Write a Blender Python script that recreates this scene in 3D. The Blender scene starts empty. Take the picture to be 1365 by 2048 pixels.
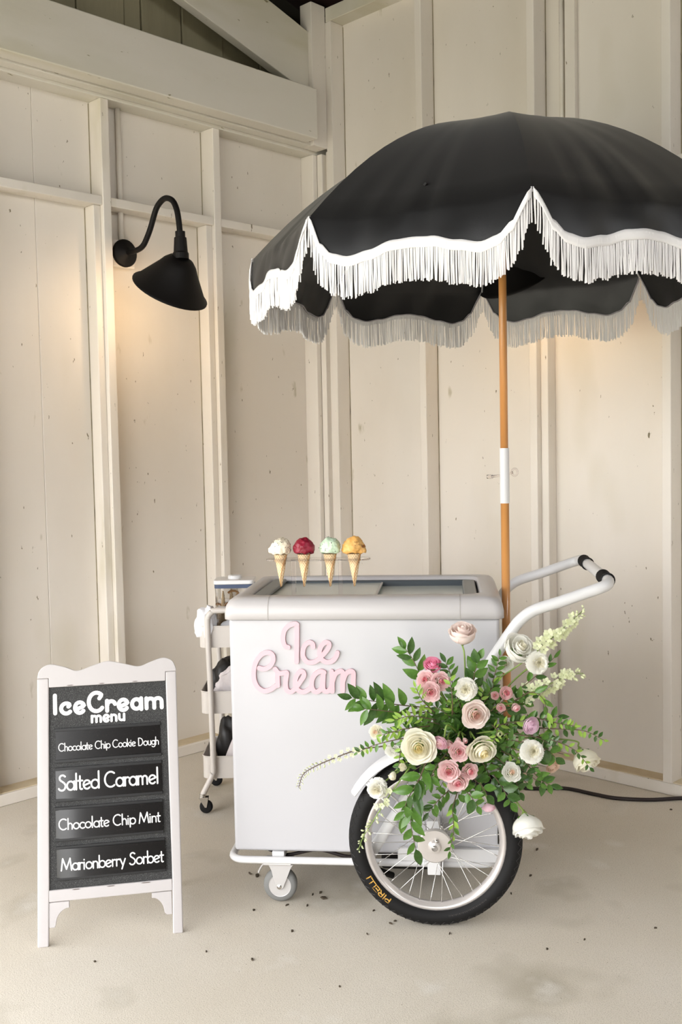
import bpy, bmesh, math, random
from mathutils import Vector, Matrix, Euler, noise
random.seed(7)
PI = math.pi
S = bpy.context.scene
COL = S.collection

# ------------------------------------------------------------------ camera
cam_d = bpy.data.cameras.new('camera')
cam_d.sensor_fit = 'VERTICAL'
cam_d.sensor_height = 36.0
cam_d.lens = 36.0 * 2065.0 / 2048.0
cam_d.clip_start = 0.05
cam = bpy.data.objects.new('camera', cam_d)
COL.objects.link(cam)
cam.matrix_world = (Matrix.Translation((0, 0, 1.42)) @ Matrix.Rotation(math.radians(90 - 3.24), 4, 'X')
                    @ Matrix.Rotation(math.radians(-1.15), 4, 'Z'))
S.camera = cam

# ------------------------------------------------------------------ world, daylight, exposure
S.view_settings.view_transform = 'Standard'
S.view_settings.look = 'None'
S.view_settings.gamma = 1.0
S.view_settings.use_curve_mapping = False
S.view_settings.exposure = 0.0
W = bpy.data.worlds.new('overcast_sky')
S.world = W
W.use_nodes = True
wn = W.node_tree
bg = wn.nodes['Background']
tc = wn.nodes.new('ShaderNodeTexCoord')
sx = wn.nodes.new('ShaderNodeSeparateXYZ')
rp = wn.nodes.new('ShaderNodeValToRGB')
wn.links.new(tc.outputs['Generated'], sx.inputs[0])
wn.links.new(sx.outputs['Z'], rp.inputs['Fac'])
rp.color_ramp.elements[0].position = 0.0
rp.color_ramp.elements[0].color = (0.50, 0.50, 0.42, 1)      # grass and gravel outside
rp.color_ramp.elements[1].position = 0.02
rp.color_ramp.elements[1].color = (0.985, 0.99, 1.0, 1)         # bright overcast sky
wn.links.new(rp.outputs['Color'], bg.inputs['Color'])
bg.inputs['Strength'].default_value = 6.8
# ------------------------------------------------------------------ helpers
def lin(c):
    return tuple((x / 255 / 12.92) if x / 255 <= 0.04045 else ((x / 255 + 0.055) / 1.055) ** 2.4 for x in c) + (1,)

def mat(name, col, rough=0.5, metal=0.0, var=None, bump=None, coat=0.0, sheen=0.0, trans=0.0, ior=None,
        sss=0.0, spec=None, coords='Object', stretch=None, speck=None, alpha=1.0, transl=0.0):
    m = bpy.data.materials.new(name)
    m.use_nodes = True
    nt = m.node_tree
    b = nt.nodes['Principled BSDF']
    b.inputs['Base Color'].default_value = lin(col)
    b.inputs['Roughness'].default_value = rough
    b.inputs['Metallic'].default_value = metal
    b.inputs['Coat Weight'].default_value = coat
    b.inputs['Sheen Weight'].default_value = sheen
    b.inputs['Transmission Weight'].default_value = trans
    b.inputs['Alpha'].default_value = alpha
    if spec is not None: b.inputs['Specular IOR Level'].default_value = spec
    if ior: b.inputs['IOR'].default_value = ior
    if sss:
        b.inputs['Subsurface Weight'].default_value = sss
        b.inputs['Subsurface Radius'].default_value = (0.01, 0.006, 0.004)
    t = nt.nodes.new('ShaderNodeTexCoord')
    mp = nt.nodes.new('ShaderNodeMapping')
    nt.links.new(t.outputs[coords], mp.inputs['Vector'])
    if stretch: mp.inputs['Scale'].default_value = stretch
    last = None
    if var:                                   # (second colour, scale, low, high)
        nz = nt.nodes.new('ShaderNodeTexNoise')
        nz.inputs['Scale'].default_value = var[1]
        nz.inputs['Detail'].default_value = 6
        nt.links.new(mp.outputs[0], nz.inputs['Vector'])
        r = nt.nodes.new('ShaderNodeValToRGB')
        r.color_ramp.elements[0].position = var[2]
        r.color_ramp.elements[1].position = var[3]
        r.color_ramp.elements[0].color = lin(col)
        r.color_ramp.elements[1].color = lin(var[0])
        nt.links.new(nz.outputs[0], r.inputs['Fac'])
        last = r.outputs['Color']
    if speck:                                 # list of (colour, scale, lo, hi): grains or stains over the base
        for sc, ss, lo, hi in speck:
            nz = nt.nodes.new('ShaderNodeTexNoise')
            nz.inputs['Scale'].default_value = ss
            nz.inputs['Detail'].default_value = 3
            nt.links.new(mp.outputs[0], nz.inputs['Vector'])
            r = nt.nodes.new('ShaderNodeMapRange')
            r.inputs['From Min'].default_value = lo
            r.inputs['From Max'].default_value = hi
            nt.links.new(nz.outputs[0], r.inputs['Value'])
            mx = nt.nodes.new('ShaderNodeMix')
            mx.data_type = 'RGBA'
            nt.links.new(r.outputs['Result'], mx.inputs['Factor'])
            if last: nt.links.new(last, mx.inputs['A'])
            else: mx.inputs['A'].default_value = lin(col)
            mx.inputs['B'].default_value = lin(sc)
            last = mx.outputs['Result']
    if last: nt.links.new(last, b.inputs['Base Color'])
    if bump:                                  # (scale, strength)
        nz = nt.nodes.new('ShaderNodeTexNoise')
        nz.inputs['Scale'].default_value = bump[0]
        nz.inputs['Detail'].default_value = 4
        nt.links.new(mp.outputs[0], nz.inputs['Vector'])
        bp = nt.nodes.new('ShaderNodeBump')
        bp.inputs['Strength'].default_value = bump[1]
        bp.inputs['Distance'].default_value = 0.01
        nt.links.new(nz.outputs[0], bp.inputs['Height'])
        nt.links.new(bp.outputs[0], b.inputs['Normal'])
    if transl:                                # thin petals and leaves let light through
        tb = nt.nodes.new('ShaderNodeBsdfTranslucent')
        ms = nt.nodes.new('ShaderNodeMixShader')
        ms.inputs[0].default_value = transl
        if last: nt.links.new(last, tb.inputs['Color'])
        else: tb.inputs['Color'].default_value = lin(col)
        nt.links.new(b.outputs[0], ms.inputs[1]); nt.links.new(tb.outputs[0], ms.inputs[2])
        nt.links.new(ms.outputs[0], nt.nodes['Material Output'].inputs['Surface'])
    return m

class MB:
    """collects vertices and faces, then links them as one mesh object"""
    def __init__(s): s.v = []; s.f = []
    def add(s, vs, fs):
        o = len(s.v)
        s.v += [tuple(v) for v in vs]
        s.f += [tuple(i + o for i in f) for f in fs]
        return s
    def box(s, x0, x1, y0, y1, z0, z1):
        return s.add([(x0,y0,z0),(x1,y0,z0),(x1,y1,z0),(x0,y1,z0),(x0,y0,z1),(x1,y0,z1),(x1,y1,z1),(x0,y1,z1)],
                     [(0,3,2,1),(4,5,6,7),(0,1,5,4),(1,2,6,5),(2,3,7,6),(3,0,4,7)])
    def tube(s, pts, r, n=8, cap=True, closed=False):
        pts = [Vector(p) for p in pts]
        N = len(pts)
        rs = r if isinstance(r, (list, tuple)) else [r] * N
        t0 = (pts[1] - pts[0]).normalized()
        u = t0.orthogonal().normalized()
        vs = []
        for i, p in enumerate(pts):
            if closed: t = (pts[(i + 1) % N] - pts[i - 1]).normalized()
            else: t = (pts[min(i + 1, N - 1)] - pts[max(i - 1, 0)]).normalized()
            u = (u - t * u.dot(t))
            u = u.normalized() if u.length > 1e-6 else t.orthogonal().normalized()
            w = t.cross(u)
            for k in range(n):
                a = 2 * PI * k / n
                vs.append(p + (u * math.cos(a) + w * math.sin(a)) * rs[i])
        fs = []
        for i in range(N if closed else N - 1):
            j = (i + 1) % N
            for k in range(n):
                fs.append((i*n+k, i*n+(k+1)%n, j*n+(k+1)%n, j*n+k))
        if cap and not closed:
            fs.append(tuple(range(n))[::-1])
            fs.append(tuple((N-1)*n + k for k in range(n)))
        return s.add(vs, fs)
    def lathe(s, prof, n=24, mtx=None, a0=0.0, a1=2*PI):
        full = abs(a1 - a0 - 2*PI) < 1e-6
        m = n if full else n + 1
        vs = []
        for (r, z) in prof:
            for k in range(m):
                a = a0 + (a1 - a0) * k / n
                vs.append(Vector((r*math.cos(a), r*math.sin(a), z)))
        if mtx: vs = [mtx @ v for v in vs]
        fs = []
        for i in range(len(prof) - 1):
            for k in range(n):
                k2 = (k + 1) % m
                fs.append((i*m+k, i*m+k2, (i+1)*m+k2, (i+1)*m+k))
        return s.add(vs, fs)
    def grid(s, fn, nu, nv):
        vs = [fn(i / nu, j / nv) for j in range(nv + 1) for i in range(nu + 1)]
        fs = [(j*(nu+1)+i, j*(nu+1)+i+1, (j+1)*(nu+1)+i+1, (j+1)*(nu+1)+i) for j in range(nv) for i in range(nu)]
        return s.add(vs, fs)
    def prism(s, poly, fn0, fn1):
        """closed 2-d outline swept between two mappings"""
        n = len(poly)
        vs = [fn0(*p) for p in poly] + [fn1(*p) for p in poly]
        fs = [tuple(range(n))[::-1], tuple(range(n, 2*n))] + [(i, (i+1) % n, n+(i+1) % n, n+i) for i in range(n)]
        return s.add(vs, fs)
    def mesh(s, name):
        me = bpy.data.meshes.new(name)
        me.from_pydata(s.v, [], s.f)
        me.update()
        return me
    def build(s, name, m, parent=None, smooth=False, bevel=0.0, seg=2, solid=0.0, fix=True):
        me = s.mesh(name)
        if fix:
            bm = bmesh.new(); bm.from_mesh(me)
            bmesh.ops.recalc_face_normals(bm, faces=bm.faces)
            bm.to_mesh(me); bm.free()
        return link(name, me, m, parent, smooth, bevel, seg, solid)

def link(name, me, m, parent=None, smooth=False, bevel=0.0, seg=2, solid=0.0):
    o = bpy.data.objects.new(name, me)
    COL.objects.link(o)
    if m and not me.materials: me.materials.append(m)
    if parent: o.parent = parent
    if smooth: me.shade_smooth()
    if solid:
        md = o.modifiers.new('thickness', 'SOLIDIFY'); md.thickness = solid; md.offset = 0
    if bevel:
        md = o.modifiers.new('edge', 'BEVEL'); md.width = bevel; md.segments = seg; md.limit_method = 'ANGLE'
        md.angle_limit = math.radians(35)
        if smooth is False and seg > 1: me.shade_smooth(); 
        if seg > 1:
            wn_ = o.modifiers.new('normals', 'WEIGHTED_NORMAL'); wn_.keep_sharp = True
    return o

def thing(name, label, cat, loc=(0, 0, 0), rz=0.0, group=None):
    o = bpy.data.objects.new(name, None)
    o.empty_display_size = 0.05
    COL.objects.link(o)
    o.location = loc
    o.rotation_euler = (0, 0, rz)
    return tag(o, label, cat, group)

def tag(o, label, cat, group=None, kind=None):
    o['label'] = label
    o['category'] = cat
    if group: o['group'] = group
    if kind: o['kind'] = kind
    return o

def struct(o, label=None):
    o['kind'] = 'structure'
    if label: o['label'] = label
    return o

def copy_tree(o, parent=None):
    c = o.copy()
    COL.objects.link(c)
    c.parent = parent
    for ch in list(o.children):
        copy_tree(ch, c)
    return c

def spline(pts, n=8):
    """Catmull-Rom through the points"""
    P = [Vector(p) for p in pts]
    if len(P) < 3: return [P[0].lerp(P[-1], i / n) for i in range(n + 1)]
    out = []
    for i in range(len(P) - 1):
        p0 = P[i-1] if i else P[0]*2 - P[1]
        p1, p2 = P[i], P[i+1]
        p3 = P[i+2] if i + 2 < len(P) else P[-1]*2 - P[-2]
        for k in range(n):
            t = k / n
            out.append(0.5*((2*p1) + (p2-p0)*t + (2*p0-5*p1+4*p2-p3)*t*t + (3*p1-p0-3*p2+p3)*t**3))
    out.append(P[-1])
    return out

RC = [0]
def ribbon(mb, pts, w, fn, h0, h1, caps=True):
    """flat round-ended stroke of width w along 2-d points, extruded from height h0 to h1 through fn(x, y, h)"""
    P = [Vector((p[0], p[1])) for p in pts]
    L, R = [], []
    n = len(P)
    RC[0] = (RC[0] + 1) % 7
    lift = [h1 + 4e-5 * RC[0] + 4e-5 * i / n for i in range(n)]      # crossing strokes never share a plane
    for i in range(n):
        t = (P[min(i+1, n-1)] - P[max(i-1, 0)])
        t = t.normalized() if t.length > 1e-9 else Vector((1, 0))
        nn = Vector((-t.y, t.x))
        L.append(P[i] + nn*w/2); R.append(P[i] - nn*w/2)
    t1 = (P[-1]-P[-2]).normalized(); t0 = (P[0]-P[1]).normalized()
    def capf(c, t):
        b = math.atan2(t.y, t.x)
        return [c + Vector((math.cos(b+a), math.sin(b+a)))*w/2 for a in (PI/3, PI/6, 0, -PI/6, -PI/3)]
    # quads along the stroke plus caps as fans
    def quadstrip(A, B):
        for i in range(len(A)-1):
            q = [A[i], B[i], B[i+1], A[i+1]]
            vs = [fn(q[0].x, q[0].y, lift[i]), fn(q[1].x, q[1].y, lift[i]), fn(q[2].x, q[2].y, lift[i+1]), fn(q[3].x, q[3].y, lift[i+1])] + [fn(p.x, p.y, h0) for p in q]
            mb.add(vs, [(0,1,2,3), (0,3,7,4), (1,5,6,2)])
    quadstrip(L, R)
    for c, t, a, b, hh in ((P[-1], t1, L[-1], R[-1], lift[-1]), (P[0], t0, R[0], L[0], lift[0])):
        ring = [a] + (capf(c, t) if caps else []) + [b]
        k = len(ring)
        vs = [fn(p.x, p.y, hh) for p in ring] + [fn(p.x, p.y, h0) for p in ring]
        fs = [tuple(range(k))] if k > 2 else []
        fs += [(i, i+k, i+1+k, i+1) for i in range(k-1)]
        mb.add(vs, fs)

# ------------------------------------------------------------------ materials
M = {}
M['wall'] = mat('painted_plywood', (228, 221, 211), 0.55, var=((217, 209, 196), 1.7, 0.45, 0.75), bump=(34, 0.06),
                stretch=(1, 1, 0.45), speck=[((206, 198, 178), 2.2, 0.60, 0.80), ((176, 168, 142), 12, 0.70, 0.80), ((120, 110, 86), 52, 0.715, 0.745)])
M['stud'] = mat('painted_lumber', (230, 223, 213), 0.5, var=((217, 209, 196), 3, 0.45, 0.75), bump=(60, 0.06),
                stretch=(1, 1, 0.3), speck=[((204, 196, 174), 5, 0.62, 0.80), ((118, 108, 84), 60, 0.715, 0.745)])
M['beam'] = mat('painted_beam', (220, 215, 204), 0.5, var=((205, 200, 182), 2.4, 0.42, 0.72), bump=(40, 0.08),
                stretch=(1, 0.3, 1), speck=[((194, 188, 160), 3.4, 0.58, 0.78), ((140, 132, 100), 40, 0.705, 0.745)])
M['gable'] = mat('old_gable_boards', (150, 143, 118), 0.7, var=((118, 112, 90), 4, 0.4, 0.7), stretch=(1, 1, 0.2), bump=(30, 0.2))
M['rawsill'] = mat('unpainted_sill', (214, 200, 172), 0.7, var=((188, 168, 130), 5, 0.4, 0.75), bump=(60, 0.1))
M['ceil'] = mat('dark_brown_roof', (42, 15, 12), 0.8, var=((30, 10, 8), 6, 0.4, 0.7))
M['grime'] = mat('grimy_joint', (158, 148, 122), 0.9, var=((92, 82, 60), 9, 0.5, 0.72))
M['gap'] = mat('dark_gap', (40, 36, 26), 0.9)
M['floor'] = mat('concrete', (203, 194, 178), 0.75, var=((218, 211, 199), 0.9, 0.35, 0.68), bump=(260, 0.10),
                 speck=[((168, 160, 142), 2.3, 0.58, 0.76), ((222, 217, 208), 4.6, 0.62, 0.78), ((168, 159, 141), 330, 0.50, 0.74), ((126, 117, 98), 130, 0.70, 0.75)])
M['blackmetal'] = mat('black_enamel', (13, 10, 9), 0.55, spec=0.25)
M['shadein'] = mat('shade_white_inside', (235, 230, 220), 0.5)
M['canopy'] = mat('black_canvas', (10, 10, 11), 0.42, bump=(500, 0.05), sheen=0.12, spec=0.45)
M['fringe'] = mat('white_cotton', (232, 230, 229), 0.9, sss=0.0)
M['hem'] = mat('grey_hem_binding', (150, 146, 150), 0.8)
M['wood'] = mat('varnished_ash', (212, 150, 86), 0.28, var=((172, 106, 48), 14, 0.42, 0.68), stretch=(1, 1, 0.05), coat=0.5)
M['white'] = mat('white_gloss_steel', (190, 189, 192), 0.3, coat=0.2)
M['collar'] = mat('white_plastic', (189, 185, 184), 0.35)
M['seam'] = mat('plastic_seam', (168, 163, 158), 0.6)
M['frame'] = mat('white_powder_coat', (218, 217, 217), 0.3)
M['rubber'] = mat('black_rubber', (18, 17, 17), 0.7, bump=(60, 0.05), spec=0.3)
M['tread'] = mat('worn_tread_rubber', (38, 36, 35), 0.7, bump=(120, 0.2))
M['alloy'] = mat('silver_rim', (214, 208, 204), 0.3, 0.55)
M['chrome'] = mat('chrome', (215, 212, 208), 0.2, 1.0)
M['spoke'] = mat('spoke_steel', (215, 212, 208), 0.25, 0.8)
M['pink'] = mat('pink_acrylic', (216, 178, 186), 0.35)
M['acrylic'] = mat('clear_acrylic', (250, 246, 246), 0.05, trans=1.0, ior=1.2)
M['lidglass'] = mat('lid_glass', (226, 231, 225), 0.2, trans=0.3, ior=1.3)
M['greyplastic'] = mat('grey_plastic', (118, 122, 122), 0.4)
M['darkrail'] = mat('dark_rail', (58, 66, 72), 0.4)
M['greyrubber'] = mat('grey_caster_rubber', (122, 122, 120), 0.6)
M['plate'] = mat('galvanised_plate', (200, 197, 195), 0.4, 0.3)
M['signwood'] = mat('painted_sign_wood', (190, 185, 184), 0.45, bump=(50, 0.04), speck=[((196, 176, 150), 30, 0.76, 0.80)])
M['chalk'] = mat('speckled_chalk_panel', (38, 38, 38), 0.75, speck=[((108, 108, 106), 620, 0.52, 0.72)], bump=(500, 0.1))
M['strip'] = mat('black_gloss_magnet', (20, 18, 17), 0.2, speck=[((40, 36, 34), 300, 0.55, 0.8)])
M['holder'] = mat('black_strip_rail', (14, 13, 13), 0.4)
M['letter'] = mat('white_vinyl', (240, 238, 236), 0.5)
M['gold'] = mat('gold_print', (196, 150, 62), 0.6)
M['greyprint'] = mat('grey_moulded_print', (78, 74, 72), 0.7)
M['scuff'] = mat('scuffed_dark_wood', (98, 86, 78), 0.7)
M['leaf'] = mat('ruscus_leaf', (70, 110, 40), 0.26, var=((102, 142, 62), 2.2, 0.35, 0.7), transl=0.18)
M['leafdark'] = mat('dark_leaf', (46, 76, 30), 0.26, var=((78, 112, 54), 2.2, 0.35, 0.7), transl=0.18)
M['leaflight'] = mat('light_green_leaf', (140, 178, 66), 0.4, var=((150, 182, 84), 2.2, 0.35, 0.7), transl=0.18)
M['stem'] = mat('green_stem', (126, 150, 72), 0.5)
M['twig'] = mat('brown_twig', (96, 80, 60), 0.7)
M['cream'] = mat('cream_petal', (250, 247, 230), 0.5, transl=0.38, var=((250, 246, 232), 2.2, 0.3, 0.7))
M['creamcore'] = mat('yellow_cream_petal', (250, 240, 200), 0.5, transl=0.38)
M['whitep'] = mat('white_petal', (250, 249, 243), 0.5, transl=0.38)
M['blush'] = mat('blush_petal', (248, 232, 224), 0.5, transl=0.38, var=((250, 240, 235), 2.2, 0.3, 0.7))
M['blushcore'] = mat('blush_core_petal', (238, 205, 192), 0.5, transl=0.38)
M['pinkp'] = mat('pink_petal', (249, 216, 217), 0.5, transl=0.38, var=((252, 230, 229), 2.2, 0.3, 0.7))
M['pinkcore'] = mat('deep_pink_petal', (240, 172, 180), 0.5, transl=0.38)
M['palepink'] = mat('pale_pink_petal', (250, 220, 230), 0.5, transl=0.38)
M['hot'] = mat('hot_pink_petal', (252, 176, 205), 0.5, transl=0.38, var=((250, 190, 212), 2.2, 0.3, 0.7))
M['lav'] = mat('lavender_petal', (248, 226, 238), 0.5, transl=0.38)
M['peach'] = mat('peach_petal', (250, 228, 210), 0.5, transl=0.38)
M['greenwhite'] = mat('green_white_floret', (234, 238, 200), 0.5, transl=0.38)
M['moss'] = mat('dark_green_foam', (28, 42, 20), 0.95)
M['vanilla'] = mat('cookie_dough_ice_cream', (246, 234, 208), 0.55, bump=(60, 0.4))
M['berry'] = mat('marionberry_sorbet', (128, 18, 40), 0.4, bump=(60, 0.4), var=((158, 36, 62), 40, 0.4, 0.8))
M['mint'] = mat('mint_ice_cream', (208, 230, 200), 0.55, bump=(60, 0.4))
M['caramel'] = mat('caramel_ice_cream', (226, 170, 92), 0.5, bump=(60, 0.4), var=((236, 190, 120), 40, 0.4, 0.7), speck=[((150, 88, 20), 45, 0.62, 0.67)])
M['chip'] = mat('chocolate', (46, 30, 22), 0.5)
M['trolley'] = mat('light_grey_enamel', (208, 201, 194), 0.4)
M['cloth'] = mat('white_cloth', (240, 239, 242), 0.9, bump=(40, 0.3))
M['greycloth'] = mat('grey_white_canvas_bag', (222, 214, 214), 0.9, bump=(60, 0.3))
M['blackcloth'] = mat('black_plastic_bag', (34, 32, 31), 0.5)
M['clear'] = mat('clear_plastic', (250, 250, 250), 0.05, trans=1.0, ior=1.35)
M['navy'] = mat('navy_gasket', (58, 72, 100), 0.5)
M['wafer'] = mat('brown_wafer', (196, 140, 82), 0.7)
M['cable'] = mat('black_cable', (34, 22, 20), 0.5)
M['debris'] = mat('dry_plant_scrap', (70, 60, 46), 0.9)

# waffle cone: diagonal embossed grid
def waffle():
    m = mat('waffle_cone', (226, 186, 132), 0.65)
    nt = m.node_tree; b = nt.nodes['Principled BSDF']
    t = nt.nodes.new('ShaderNodeTexCoord')
    outs = []
    for ang in (35, -35):
        mp = nt.nodes.new('ShaderNodeMapping'); mp.inputs['Rotation'].default_value = (0, math.radians(ang), 0)
        nt.links.new(t.outputs['Object'], mp.inputs['Vector'])
        w = nt.nodes.new('ShaderNodeTexWave'); w.inputs['Scale'].default_value = 48; w.bands_direction = 'X'
        nt.links.new(mp.outputs[0], w.inputs['Vector'])
        outs.append(w.outputs['Fac'])
    mx = nt.nodes.new('ShaderNodeMath'); mx.operation = 'MAXIMUM'
    nt.links.new(outs[0], mx.inputs[0]); nt.links.new(outs[1], mx.inputs[1])
    r = nt.nodes.new('ShaderNodeValToRGB')
    r.color_ramp.elements[0].color = lin((214, 172, 118)); r.color_ramp.elements[1].color = lin((240, 214, 174))
    nt.links.new(mx.outputs[0], r.inputs['Fac']); nt.links.new(r.outputs[0], b.inputs['Base Color'])
    bp = nt.nodes.new('ShaderNodeBump'); bp.inputs['Strength'].default_value = 0.4; bp.inputs['Distance'].default_value = 0.002
    nt.links.new(mx.outputs[0], bp.inputs['Height']); nt.links.new(bp.outputs[0], b.inputs['Normal'])
    return m
M['waffle'] = waffle()
bulbm = bpy.data.materials.new('warm_bulb'); bulbm.use_nodes = True
bb = bulbm.node_tree.nodes['Principled BSDF']
bb.inputs['Emission Color'].default_value = (1.0, 0.72, 0.42, 1); bb.inputs['Emission Strength'].default_value = 12
M['bulb'] = bulbm

# ------------------------------------------------------------------ the pavilion corner
CORNER = Vector((-0.091, 5.517, 0))
RZ = math.atan2(-0.699, 0.715)
def place_room(o):
    o.location = CORNER; o.rotation_euler = (0, 0, RZ)
    return o
def rw(a, b, z):                       # a: out from the gable wall, b: out from the eave wall
    return Matrix.Translation(CORNER) @ Matrix.Rotation(RZ, 4, 'Z') @ Vector((a, -b, z))
def rbox(a0, a1, b0, b1, z0, z1): return MB().box(a0, a1, -b1, -b0, z0, z1)

floor = place_room(MB().box(-0.2, 8.2, -9, 0.2, -0.12, 0.0).build('floor', M['floor']))
struct(floor, 'pale grey concrete floor with dark specks and stains')

# gable wall (left)
wl = place_room(rbox(-0.15, -0.118, -0.12, 3.25, 0.0, 3.02).build('wall_left', M['wall']))
struct(wl, 'white painted board wall with studs, girt and beam')
gable_poly = [(-0.12, 3.02), (5.25, 3.02), (2.7, 4.58), (-0.12, 3.73)]
gb = MB().prism(gable_poly, lambda b, z: (-0.15, -b, z), lambda b, z: (-0.118, -b, z)).build('gable_backing', M['gap'], wl)
for b0, b1 in ((-0.118, 0.674), (0.674, 1.594), (1.594, 2.81), (2.81, 3.25)):
    rbox(-0.118, -0.093, b0 + 0.0006, b1 - 0.0006, 0.05, 3.0).build('wall_panel', M['wall'], wl, bevel=0.002, seg=1)
edges = [-0.1, 0.06, 0.30, 0.541, 0.79, 1.018, 1.112, 1.36, 1.61, 1.86, 2.1, 2.35, 2.6]
for i in range(len(edges) - 1):
    b0, b1 = edges[i] + 0.003, edges[i+1] - 0.003
    top = 3.50 + 0.303 * (b0 + b1) / 2
    rbox(-0.118, -0.09 - 0.004 * (i % 3), b0, b1, 3.02, top).build('gable_board', M['gable'], wl, bevel=0.003, seg=1)
for b0, w in ((-0.006, 0.034), (0.653, 0.042), (1.274, 0.042), (1.90, 0.042), (2.52, 0.042), (3.14, 0.042)):
    rbox(-0.093, 0.0, b0, b0 + w, 0.05, 2.985).build('stud', M['stud'], wl, bevel=0.004)
    if b0 > 0.5:
        rbox(-0.093, -0.022, b0 + w, b0 + w + 0.036, 0.05, 2.525).build('jack_stud', M['stud'], wl, bevel=0.004)
for b0, b1 in ((0.028, 0.653), (0.695, 1.274), (1.316, 1.90), (1.942, 2.52)):
    rbox(-0.093, -0.006, b0, b1, 2.525, 2.565).build('girt', M['stud'], wl, bevel=0.004)
rbox(-0.118, 0.0, -0.1, 3.25, 0.0, 0.05).build('sill_plate', M['stud'], wl, bevel=0.005)
for b0, b1 in ((0.028, 0.653), (0.731, 1.274), (1.352, 1.90), (1.978, 2.52)):
    rbox(-0.093, -0.012, b0, b1, 0.05, 0.0535).build('bare_sill_top', M['rawsill'], wl)
rbox(-0.118, 0.0, -0.1, 4.6, 2.985, 3.03).build('top_plate', M['beam'], wl, bevel=0.004)
rbox(0.0, 0.061, 0.10, 4.6, 3.0, 3.2).build('beam_ply', M['beam'], wl, bevel=0.004)
rbox(0.063, 0.15, 0.135, 4.6, 3.008, 3.258).build('beam', M['beam'], wl, bevel=0.006)
rbox(0.0, 0.083, 0.0, 0.10, 3.0, 3.72).build('corner_post', M['stud'], wl, bevel=0.004)
raf = [(0.10, 3.262), (2.7, 4.05), (2.7, 4.362), (0.10, 3.576)]
MB().prism(raf, lambda b, z: (0.005, -b, z), lambda b, z: (0.058, -b, z)).build('rafter', M['beam'], wl, bevel=0.004)

# eave wall (right)
wr = place_room(rbox(-0.15, 8.0, -0.15, -0.118, 0.0, 3.80).build('wall_right', M['wall']))
struct(wr, 'white painted board wall behind the cart with vertical studs')
for a0, a1 in ((-0.118, 0.70), (0.70, 1.33), (1.33, 1.96), (1.96, 3.18), (3.18, 4.4), (4.4, 5.62), (5.62, 6.84), (6.84, 8.0)):
    rbox(a0 + 0.001, a1 - 0.001, -0.118, -0.093, 0.05, 3.72).build('wall_panel', M['wall'], wr, bevel=0.002, seg=1)
for a1 in (0.719, 1.350, 1.980, 2.62, 3.26, 3.90, 4.54, 5.18, 5.82, 6.46, 7.1, 7.74):
    rbox(a1 - 0.040, a1, -0.093, 0.0, 0.05, 3.64).build('stud', M['stud'], wr, bevel=0.004)
rbox(0.077, 0.121, -0.093, 0.0, 0.05, 3.64).build('stud', M['stud'], wr, bevel=0.004)
rbox(0.002, 0.039, -0.093, 0.0, 0.05, 2.21).build('corner_stud', M['stud'], wr, bevel=0.004)
rbox(0.002, 0.039, -0.093, 0.001, 2.215, 2.985).build('corner_stud', M['stud'], wr, bevel=0.004)
rbox(0.039, 0.077, -0.093, -0.03, 0.05, 3.0).build('corner_filler', M['stud'], wr, bevel=0.003)
rbox(1.350, 1.388, -0.093, -0.03, 0.05, 2.525).build('jack_stud', M['stud'], wr, bevel=0.004)
rbox(1.462, 1.512, -0.093, -0.066, 2.565, 3.64).build('cover_strip', M['stud'], wr, bevel=0.003)
prev = 0.121
for a1 in (0.719, 1.350, 1.980, 2.62, 3.26, 3.90):
    rbox(prev, a1 - 0.04, -0.093, -0.006, 2.525, 2.565).build('girt', M['stud'], wr, bevel=0.004)
    rbox(prev, a1 - 0.04, -0.093, -0.012, 0.05, 0.0535).build('bare_sill_top', M['rawsill'], wr)
    prev = a1
rbox(0.0, 8.0, -0.118, 0.0, 0.0, 0.05).build('sill_plate', M['stud'], wr, bevel=0.005)
rbox(0.083, 8.0, -0.118, 0.0, 3.64, 3.712).build('header', M['beam'], wr, bevel=0.004)

# two unseen dark walls behind the viewer, added to keep sky light out
wb = place_room(rbox(7.9, 8.0, 0.0, 5.2, 0.0, 3.05).build('light_block_end', M['ceil']))
struct(wb, 'unseen dark brown wall added at the far end to keep light out')
wf = place_room(rbox(4.6, 8.0, 5.12, 5.22, 0.0, 3.02).build('light_block_front', M['ceil']))  # added to darken reflections and the right side, not a known wall
struct(wf, 'unseen dark brown wall added behind the viewer to block the sky')
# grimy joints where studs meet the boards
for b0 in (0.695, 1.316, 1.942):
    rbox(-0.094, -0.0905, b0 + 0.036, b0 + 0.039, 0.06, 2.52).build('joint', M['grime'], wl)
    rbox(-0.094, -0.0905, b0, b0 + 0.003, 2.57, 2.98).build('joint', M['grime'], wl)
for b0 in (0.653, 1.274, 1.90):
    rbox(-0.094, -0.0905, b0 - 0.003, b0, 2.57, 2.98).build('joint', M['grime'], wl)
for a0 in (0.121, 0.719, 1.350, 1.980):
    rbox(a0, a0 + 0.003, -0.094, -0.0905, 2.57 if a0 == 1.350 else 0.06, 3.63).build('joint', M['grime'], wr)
# dark roof: two slopes over the whole pavilion
sl = 0.303
roof = [(-0.3, 3.77 - 0.3 * sl), (2.7, 3.77 + 2.7 * sl), (5.3, 3.0), (5.3, 3.1), (2.7, 3.87 + 2.7 * sl), (-0.3, 3.87 - 0.3 * sl)]
ce = place_room(MB().prism(roof, lambda b, z: (-1.1, -b, z), lambda b, z: (8.0, -b, z)).build('ceiling', M['ceil']))
struct(ce, 'dark brown underside of the pitched roof')
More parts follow.
